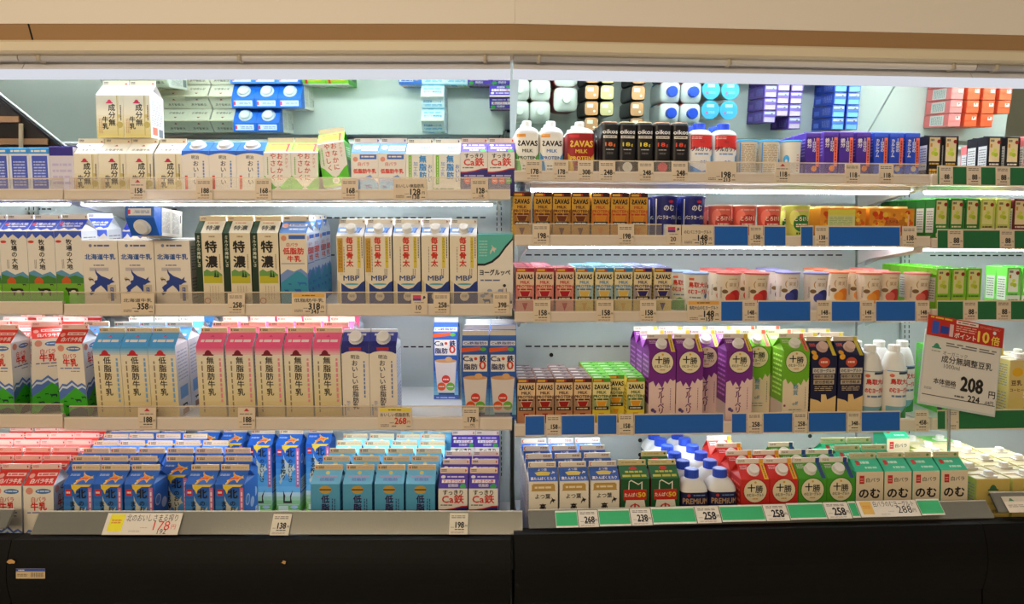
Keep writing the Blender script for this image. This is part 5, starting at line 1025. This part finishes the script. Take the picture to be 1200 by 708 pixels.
def build_products():
    # labels: what it is, its shelf, its row and its place along the row
    by = {}
    for p in PLACE: by.setdefault((p['kind'], p['sh']), []).append(p)
    many = {}
    for p in PLACE: many.setdefault(p['kind'], set()).add(p['sh'])
    for (kind, sh), ps in by.items():
        d = K[kind]['desc']; g = '%s on the %s' % (K[kind]['plural'], SHN[sh])
        plain = [p for p in ps if not p['note']]
        rows = sorted({p['row'] for p in plain})
        for p in ps:
            tail = ' on %s' % SHN[sh]
            if p['note']: lab = d + ', ' + p['note']
            elif len(plain) == 1: lab = d + tail
            else:
                rr = sorted([x for x in plain if x['row'] == p['row']], key=lambda x: x['s']); i = rr.index(p); n = len(rr)
                rn = 'front row' if p['row'] == 0 else ('%s row' % ORD[p['row']])
                pos = '' if n == 1 else (', leftmost' if i == 0 else ', rightmost' if i == n - 1 else ', %s from left' % ORD[i])
                lab = d + tail + ', ' + ((rn + pos) if len(rows) > 1 else pos[2:])
                if len(lab.split()) > 16: lab = d + ', ' + rn + pos
            p['label'] = lab; p['group'] = g if len(ps) > 1 else None
    for p in PLACE:
        k = K[p['kind']]; h = SHELF[p['sh']]; t = h['tilt']; side = h['side']
        d = h['d'] + p['q'] * cos(t) - (p['dz'] * sin(t) if p['dz'] > .1 and not p['free'] else 0); z = h['base'] + .0006 + (p['q'] + h['d'] - 1.812) * sin(t) * (0 if p['sh'] in ('L0', 'R0') else 1) + (p['q'] * sin(t) if p['sh'] in ('L0', 'R0') else 0) + p['dz']
        root = thing(k['oname'], p['label'], k['cat'], W(side, p['s'], d, z), (t + p['lean'], p['roll'], TH[side] + p['yaw']), p['group'])
        last = root
        for pn, me, pl in k['parts']:
            if pn[0] == '>': obj(pn[1:], me, last, pl)          # a piece of the part before it
            else: last = obj(pn, me, root, pl)
build_products()
# small blue cartons on the short top shelf at the case end
# (set out above with the others' rules)
# ================================================================ PRICE TAGS, STRIPS, SIGN
TAGS = []
def card(mb, w, h, col=(226, 208, 182)):
    mb.box(0, w, -.0008, 0, 0, h, M(col, .45))
    return Face(mb, (0, -.0008, 0), (1, 0, 0), (0, 0, 1), w, h)
INK = (38, 34, 32)
def tag_art(c, price, title=None, sub=None, col=INK, head=None, logo=False, wide=False, chip=False):
    a = c.a
    if chip:
        c.rect(.1, .72, .6, .9, (206, 60, 90)); c.rect(.1, .64, .6, .74, (60, 70, 150)); c.poly([(.72, .7), (.9, .78), (.8, .88), (.74, .84)], (30, 40, 70)); c.t(price, .46, .32, .40, INK, .02); c.bars(.2, .52, .8, .58, 1, (150, 130, 120), .6); c.bars(.2, .06, .6, .12, 1, (120, 100, 90), .6); return
    if wide:
        if head: c.rect(.04, .80, .96, .96, head); c.bars(.3, .85, .7, .92, 1, (120, 90, 40), .7)
        if title: c.t(title, .5, .66, .12, INK, .012, fit=.86)
        c.t(price, .66, .38, .26, col, .035, sx=.9); c.t('円', .90, .33, .10, col, .01); c.bars(.34, .27, .47, .31, 1, (130, 110, 100), .8)
        if sub: c.t(sub, .68, .14, .17, INK, .025, sx=.95)
        c.bars(.84, .1, .96, .15, 1, (90, 80, 70), .8); c.bars(.08, .10, .32, .24, 2, (130, 110, 100), .5, 8); c.bars(.4, .11, .54, .17, 1, (100, 90, 80), .8)
    else:
        if logo: c.hat(.5, .82, .3, (200, 50, 70))
        c.bars(.1, .66 if logo else .74, .84, .74 if logo else .90, 1 if logo else 2, (110, 96, 86), .45, len(price) + 3)
        c.t(price, .56, .44, .44 if len(price) > 2 else .5, col, .035, sx=.8); c.t('円', .9, .39, .14, col, .01); c.bars(.08, .31, .26, .34, 1, (130, 110, 100), .8)
        c.t(sub, .6, .2, .2, INK, .015) if sub else c.bars(.3, .2, .8, .25, 1, INK, .8, 5)
        c.bars(.1, .06, .8, .14, 2, (150, 116, 100), .4, 7)
def tag(sh, u0, u1, v0, v1, price, d=1.7945, slope=0.0, where='', colr=(226, 208, 182), **kw):
    side = 'L' if sh[0] == 'L' else 'R'
    s0, s1 = S(side, u0, d), S(side, u1, d); zt, zb = Zv(side, (u0 + u1) / 2, v0, d), Zv(side, (u0 + u1) / 2, v1, d)
    w = s1 - s0; h = (zt - zb) / cos(slope)
    mb = MB(); c = card(mb, w, h, colr); tag_art(c, price, **kw)
    root = thing('price_tag', '', 'price tag', W(side, s0, d, zb), (-slope, 0, TH[side]), 'price tags on the %s' % SHN[sh])
    obj('card', mb.mesh('card'), root)
    TAGS.append((root, sh, s0, price, kw.get('wide'), kw.get('head'), kw.get('chip')))
    return root
STRIPS = []
def strip(sh, u0, u1, v0, v1, col, name, d=1.7955, slope=0.0, uc=None):
    side = 'L' if sh[0] == 'L' else 'R'
    s0, s1 = S(side, u0, d), S(side, u1, d); uc = uc or (u0 + u1) / 2; zt, zb = Zv(side, uc, v0, d), Zv(side, uc, v1, d)
    mb = MB(); h = (zt - zb) / cos(slope); w = s1 - s0
    mb.box(0, w, -.0006, 0, 0, h, M((226, 208, 182), .45)); Face(mb, (0, -.0006, 0), (1, 0, 0), (0, 0, 1), w, h).rect(.0015 / w, .0035 / h, 1 - .0015 / w, 1 - .0035 / h, M(col, .3, 0, .5))
    o = thing('shelf_strip', '', 'shelf strip', W(side, s0, d, zb), (-slope, 0, TH[side]), '%s shelf strips on the %s' % (name, SHN[sh]))
    obj('strip_card', mb.mesh('strip_card'), o); STRIPS.append((o, sh, s0, name))
SB, SG, SGD = (28, 100, 190), (34, 110, 60), (62, 176, 112)
for u0, u1, p, kw in ((152, 171, '158', dict(logo=True)), (230, 249, '188', {}), (299, 318, '168', {}), (400, 420, '168', {}), (461, 500, '128', dict(wide=True, title='おいしい無脂肪乳', sub='138')), (552, 572, '128', dict(sub='138'))):
    tag('L1', u0, u1, 209.5, 234.5, p, **kw)
for u0, u1, p, kw in ((142, 181, '358', dict(wide=True, title='北海道牛乳')), (267, 287, '258', {}), (342, 382, '318', dict(wide=True, head=(226, 176, 80), title='低脂肪牛乳', sub='343')), (482, 501, '10', dict(chip=True)), (508, 527, '258', {}), (578, 597, '398', {})):
    tag('L2', u0, u1, 343.5, 368.5, p, **kw)
for u0, u1, p, kw in ((162, 183, '188', dict(logo=True)), (279, 299, '188', dict(logo=True)), (443, 483, '268', dict(wide=True, head=(236, 216, 70), title='おいしい低脂肪乳', col=(206, 60, 40))), (542, 561, '178', dict(sub='193'))):
    tag('L3', u0, u1, 477.5, 503, p, **kw)
for u0, u1, p, kw in ((616, 635, '178', {}), (648, 666, '178', {}), (677, 695, '308', {}), (702, 721, '248', {}), (748, 766, '248', {}), (787, 806, '248', {}), (827, 863, '198', dict(wide=True, sub='213')), (908, 926, '118', dict(logo=True)), (990, 1008, '118', {}), (1030, 1047, '118', {})):
    e = (u0 - 610) * .011; tag('R1', u0, u1, 187.5 + e, 211.5 + e, p, **kw)
for u0, u1, p, kw in ((624, 644, '198', {}), (724, 743, '198', {}), (781, 798, '20', dict(chip=True)), (799, 836, '148', dict(wide=True, title='のむバニラヨーグルト', sub='159')), (878, 894, '138', {}), (955, 970, '138', {}), (1057, 1074, '138', {})):
    e = (u0 - 610) * .006; tag('R2', u0, u1, 262.5 + e, 287 + e, p, **kw)
for u0, u1 in ((836.5, 877), (895, 921), (938, 953), (970.5, 1055)): strip('R2', u0, u1, 262.5 + (u0 - 610) * .006, 287.5 + (u0 - 610) * .006, SB, 'blue')
for u0, u1, p, kw in ((625, 645, '158', {}), (699, 719, '158', {}), (750, 769, '158', {}), (805, 844, '148', dict(wide=True, head=(232, 170, 80), title='鳥取大山のむヨーグルト', sub='159')), (871, 887, '148', {}), (957, 973.5, '148', {}), (1009, 1024, '148', {}), (1074, 1089, '148', {})):
    tag('R3', u0, u1, 352, 378 - (u0 - 610) * .002, p, **kw)
for u0, u1 in ((844.5, 870.5), (888, 950), (974, 1008), (1026, 1073)): strip('R3', u0, u1, 352, 377.5, SB, 'blue')
for u0, u1, p in ((640, 657, '158'), (725, 742, '158'), (876, 893, '258'), (930, 946, '258'), (993, 1008, '348'), (1072, 1088, '458')):
    e = (u0 - 615) * .012; tag('R4', u0, u1, 486.5 - e, 511.5 - e, p)
for u0, u1 in ((615, 638.5), (657.5, 697), (700, 723), (743, 848), (857, 875), (894, 929), (947, 992), (1009, 1055)):
    e = ((u0 + u1) / 2 - 615) * .012; strip('R4', u0, u1, 486.5 - e, 511.5 - e, SB, 'blue')
for sh, v0, v1, ts in (('RE1', 194, 217.5, ((1101, 1116), (1133, 1149), (1167, 1183))), ('RE2', 268.5, 292, ((1111, 1128), (1172, 1188))), ('RE3', 352, 376, ((1129, 1145), (1168, 1184))), ('RE4', 480.5, 504.5, ((1108, 1123),))):
    ee = {'RE1': .014, 'RE2': .006, 'RE3': -.003, 'RE4': -.014}[sh]
    for u0, u1 in ts: tag(sh, u0, u1, v0 + (u0 - 1100) * ee, v1 + (u0 - 1100) * ee, '88' if sh != 'RE4' else '')
    ed = [1098] + [x for t_ in ts for x in t_] + [1260]
    for a, b in zip(ed[::2], ed[1::2]):
        if b - a > 2: strip(sh, a, b, v0 + (a - 1100) * ee, v1 + (a - 1100) * ee, SG, 'green', uc=a)
# ---- sloping ticket holders along the decks
def holder(side, u0, u1, v0, v1, label, ua):
    dT, dB = 1.664, 1.634; s0, s1 = S(side, u0, dB), S(side, u1, dB); zb = Zv(side, ua, v1, dB); zt = Zv(side, ua, v0, dT); w = s1 - s0
    root = thing('ticket_holder', label, 'ticket holder', W(side, s0, dB, zb), (0, 0, TH[side]), 'sloping ticket holders on the deck edges')
    y, z = dT - dB, zt - zb
    mb = MB(); mb.prism([(.0025, 0), (y + .0025, z), (y + .006, z - .002), (.006, -.001)], 0, w, ALU); obj('metal_backing', mb.mesh('metal_backing'), root)
    sl = math.atan2(y, z); n = (-cos(sl), sin(sl))
    a, b = .0030, .0042
    mb = MB(); mb.prism([(n[0] * a + .0025, n[1] * a), (y + .0025 + n[0] * a, z + n[1] * a), (y + .0025 + n[0] * b, z + n[1] * b), (n[0] * b + .0025, n[1] * b)], 0, w, STRIP_CLEAR); obj('clear_cover', mb.mesh('clear_cover'), root, 'clear cover')
    mb = MB(); mb.tube([(0, y + .0022, z + .0015), (w, y + .0022, z + .0015)], .0018, M((226, 222, 210), .3), 8); obj('top_bead', mb.mesh('top_bead'), root)
    return sl
SLL = holder('L', 35, 612.5, 600.5, 627, 'silver sloping ticket holder along the milk case deck edge', 320)
holder('L', -120, 6, 598, 620, 'short silver ticket holder at the milk end case deck edge', 0)
SLR = holder('R', 620, 1166, 598.5, 619.5, 'long sloping ticket holder along the drink case deck edge, green strips inside', 650)
holder('R', 1171, 1330, 578, 601, 'silver ticket holder along the soy case deck edge', 1180)
DT = 1.6300
def dtag(sh, u0, u1, vb, hh, price, ccol=(232, 222, 206), **kw):
    side = sh[0]; s0, s1 = S(side, u0, DT), S(side, u1, DT); zb = Zv(side, (u0 + u1) / 2, vb, DT); mb = MB(); w = s1 - s0
    c = card(mb, w, hh, ccol)
    if kw.pop('big', None):
        t_, colr, chipc, sub = kw['title'], kw['col'], kw['head'], kw.get('sub')
        c.rect(.05, .16, .24, .94, chipc); c.bars(.08, .5, .21, .72, 2, (222, 150, 60), .6); c.t(t_, .61, .78, .105, INK, .004, fit=.68); c.t(price, .76, .42, .17, colr, .008, sx=1.0); c.t('円', .92, .36, .07, colr, .005); c.bars(.48, .3, .58, .34, 1, (206, 170, 150), .8); c.t(sub, .78, .15, .09, INK, .004) if sub else None; c.bars(.34, .12, .5, .2, 2, (170, 160, 150), .4)
    else: tag_art(c, price, **kw)
    root = thing('price_tag', '', 'price tag', W(side, s0, DT, zb), (-(SLL if side == 'L' else SLR), 0, TH[side]), 'price tags on the %s' % SHN[sh]); obj('card', mb.mesh('card'), root); TAGS.append((root, sh, s0, price, kw.get('wide') or kw.get('title'), None, None))
dtag('L0', 119, 208, 627, .050, '178', big=True, title='北のおいしさまる搾り', col=(222, 70, 50), head=(240, 226, 50), sub='192')
dtag('L0', 316, 338, 627.5, .049, '138', (222, 212, 190)); dtag('L0', 526, 548, 626.5, .049, '198', (222, 212, 190))
hR = .0415
for u0, u1, p in ((679, 702, '268'), (741, 765, '238'), (818, 846, '258'), (899, 926, '258'), (971, 999, '258')):
    dtag('R0', u0, u1, 619 - (u0 - 650) * .034, hR, p)
dtag('R0', 1010, 1080, 619 - (1010 - 650) * .034 - 1, hR, '288', big=True, title='白バラのむヨーグルト', col=INK, head=(226, 180, 90))
for a, b in ((652, 678), (703, 740), (766, 817), (847, 898), (927, 970), (1000, 1009), (1081, 1108)):
    side = 'R'; s0, s1 = S(side, a, DT), S(side, b, DT); zb = Zv(side, (a + b) / 2, 619 - ((a + b) / 2 - 650) * .034, DT)
    mb = MB(); w = s1 - s0; mb.box(0, w, -.0006, 0, 0, hR, M((232, 226, 210), .45)); Face(mb, (0, -.0006, 0), (1, 0, 0), (0, 0, 1), w, hR).rect(.001 / w, .1, 1 - .001 / w, .9, M(SGD, .3, 0, .5))
    o = thing('shelf_strip', '', 'shelf strip', W(side, s0, DT, zb), (-SLR, 0, TH[side]), 'green shelf strips on the drink deck'); obj('strip_card', mb.mesh('strip_card'), o); STRIPS.append((o, 'R0', s0, 'light green'))
side = 'R'; s0 = S('R', 1183, DT); mb = MB(); c = card(mb, .07, hR, (232, 216, 196)); c.hat(.3, .7, .2, (60, 130, 90)); c.bars(.1, .3, .7, .5, 2, (150, 130, 110), .4); o = thing('price_tag', 'plain white price tag with green hat mark on the soy deck edge', 'price tag', W('R', s0, DT, Zv('R', 1183, 601, DT)), (-SLR, 0, TH['R'])); obj('card', mb.mesh('card'), o)
for group in ({t_[1] for t_ in TAGS}):
    ts = sorted([t_ for t_ in TAGS if t_[1] == group], key=lambda t_: t_[2]); n = len(ts)
    for i, (o, sh, s, price, wide, head, chip) in enumerate(ts):
        pos = 'only one' if n == 1 else 'leftmost' if i == 0 else 'rightmost' if i == n - 1 else ORD[i] + ' from left'
        o['label'] = 'small price tag beside the sign pole on lowest soy shelf edge' if not price else '%s reading %s on %s edge, %s' % ('wide price card' if wide else 'points card' if chip else 'small price tag', price, SHN[sh], pos)
for g in ({(t_[1], t_[3]) for t_ in STRIPS}):
    ts = sorted([t_ for t_ in STRIPS if (t_[1], t_[3]) == g], key=lambda t_: t_[2]); n = len(ts)
    for i, (o, sh, s, nm) in enumerate(ts):
        pos = 'only one' if n == 1 else 'leftmost' if i == 0 else 'rightmost' if i == n - 1 else ORD[i] + ' from left'
        o['label'] = 'blank %s strip in the edge of the %s, %s' % (nm, SHN[sh], pos)
# ---- hanging price sign on its pole
def sign():
    d = 1.765; side = 'R'; th = TH[side]
    px = lambda u: S(side, u, d)
    cx, cz = px(1126), Zv(side, 1126, 430, d)
    root = thing('price_sign', 'white price sign reading 208 with red header, on a pole before the soy milk', 'price sign', W(side, cx, d, cz), (0, 0, th))
    w, h, roll = .213, .228, R(10.5)
    rm = Matrix.Rotation(roll, 4, 'Y') @ Matrix.Rotation(R(-6), 4, 'X')
    def part(name, mb, label=None):
        me = mb.mesh(name); me.transform(rm); return obj(name, me, root, label)
    mb = MB(); mb.box(-w / 2, w / 2, 0, .004, -h / 2, h / 2 - .03, M((206, 214, 210), .3)); mb.box(-w / 2 + .004, w / 2 - .004, -.0006, 0, -h / 2 + .006, h / 2 - .046, M((228, 224, 216), .4))
    c = Face(mb, (-w / 2, -.0006, -h / 2), (1, 0, 0), (0, 0, 1), w, h)
    c.hat(.16, .66, .12, (60, 150, 110)); c.bars(.1, .62, .22, .64, 1, (170, 170, 160), .7); c.bars(.28, .70, .94, .755, 2, (110, 110, 110), .5, 12); c.t('オーガニック', .41, .625, .055, (90, 90, 90), .0); c.t('成分無調整豆乳', .57, .555, .096, INK, .012); c.t('1000ml', .38, .475, .075, (90, 90, 90), -.005)
    c.t('本体価格', .31, .29, .075, INK, .012); c.t('208', .66, .31, .24, INK, .035, sx=.82); c.t('円', .93, .24, .10, INK, .015); c.bars(.27, .235, .46, .25, 1, (150, 150, 150), .8); c.rect(.03, .115, .98, .123, (40, 40, 40)); c.t('224', .70, .155, .11, INK, .02, sx=.95); c.t('.64円', .90, .145, .055, INK, .005); c.bars(.45, .145, .58, .17, 1, (110, 110, 110), .8); c.bars(.05, .18, .15, .21, 2, (150, 150, 150), .5)
    part('board', mb)
    mb = MB(); mb.box(-w / 2 + .002, w / 2 + .001, -.003, -.0012, h / 2 - .046, h / 2 + .008, M((196, 48, 36), .35))
    c = Face(mb, (-w / 2 + .002, -.003, h / 2 - .046), (1, 0, 0), (0, 0, 1), w - .002, .054)
    c.bars(.03, .86, .33, .95, 1, (236, 190, 60), .9); c.rect(.06, .12, .15, .74, (56, 90, 190)); c.rect(.17, .18, .28, .55, (40, 70, 160)); c.rect(.29, .1, .34, .7, (226, 190, 190)); c.rect(.37, .78, .66, .95, (236, 228, 220)); c.bars(.39, .83, .64, .9, 1, (150, 90, 80), .8); c.t('ポイント', .5, .22, .075, (244, 236, 228), .02); c.bars(.37, .4, .64, .72, 3, (236, 190, 170), .4); c.t('10', .74, .36, .19, (246, 216, 90), .025); c.t('倍', .9, .28, .12, (246, 216, 90), .015); c.ell(.88, .66, .022, (226, 230, 240)); c.bars(.68, .78, .96, .9, 2, (226, 150, 130), .4)
    part('red_header', mb, 'red points header card')
    mb = MB(); mb.tube([(-.026, .010, -h / 2 + .05), (-.026, .010, -.410)], .0042, CHROME, 12); obj('pole', mb.mesh('pole'), root, 'metal pole')
    mb = MB(); mb.box(-.038, -.014, .004, .016, -h / 2 + .02, -h / 2 + .055, M((190, 196, 196), .3)); obj('clamp', mb.mesh('clamp'), root)
sign()
# ---- sticker on the black base
s0 = S('L', 19, 1.5935); o = thing('asset_sticker', 'small white barcode sticker with blue top on the black base', 'sticker', W('L', s0, 1.5935, Zv('L', 19, 678, 1.5935)))
w = 34 / 820 * 1.5935; mb = MB(); c = card(mb, w, w * .34, (214, 190, 150)); c.rect(0, .72, 1, 1, (50, 80, 170)); c.bars(.08, .78, .3, .92, 1, (210, 220, 240), .8); c.vbars(.5, .15, .95, .6, 8, (50, 44, 40), .5); c.bars(.05, .2, .4, .5, 2, (120, 100, 80), .5); obj('card', mb.mesh('card'), o)
for i, (u, v, r_, nm) in enumerate(((13, 658, .009, 'torn scrap of pale tape beside the sticker on the black base'), (333, 659, .006, 'torn scrap of pale tape on the black base under the milk deck'))):
    mb = MB(); rn = random.Random(i); n = 9; p = [(cos(2 * pi * k / n) * r_ * rn.uniform(.5, 1.2), sin(2 * pi * k / n) * r_ * rn.uniform(.4, .8)) for k in range(n)]
    mb.prism([(0, 0)], 0, 0, M((206, 160, 100), .6)) if 0 else mb.add([(a, -.0006, b) for a, b in p] + [(a, 0, b) for a, b in p], [tuple(range(n))] + [((k + 1) % n, k, n + k, n + (k + 1) % n) for k in range(n)], M((206, 160, 100), .6))
    o = obj('tape_scrap', mb.mesh('tape_scrap')); o.location = W('L', S('L', u, 1.5935), 1.5930, Zv('L', u, v, 1.5935)); o['label'] = nm; o['category'] = 'tape scrap'
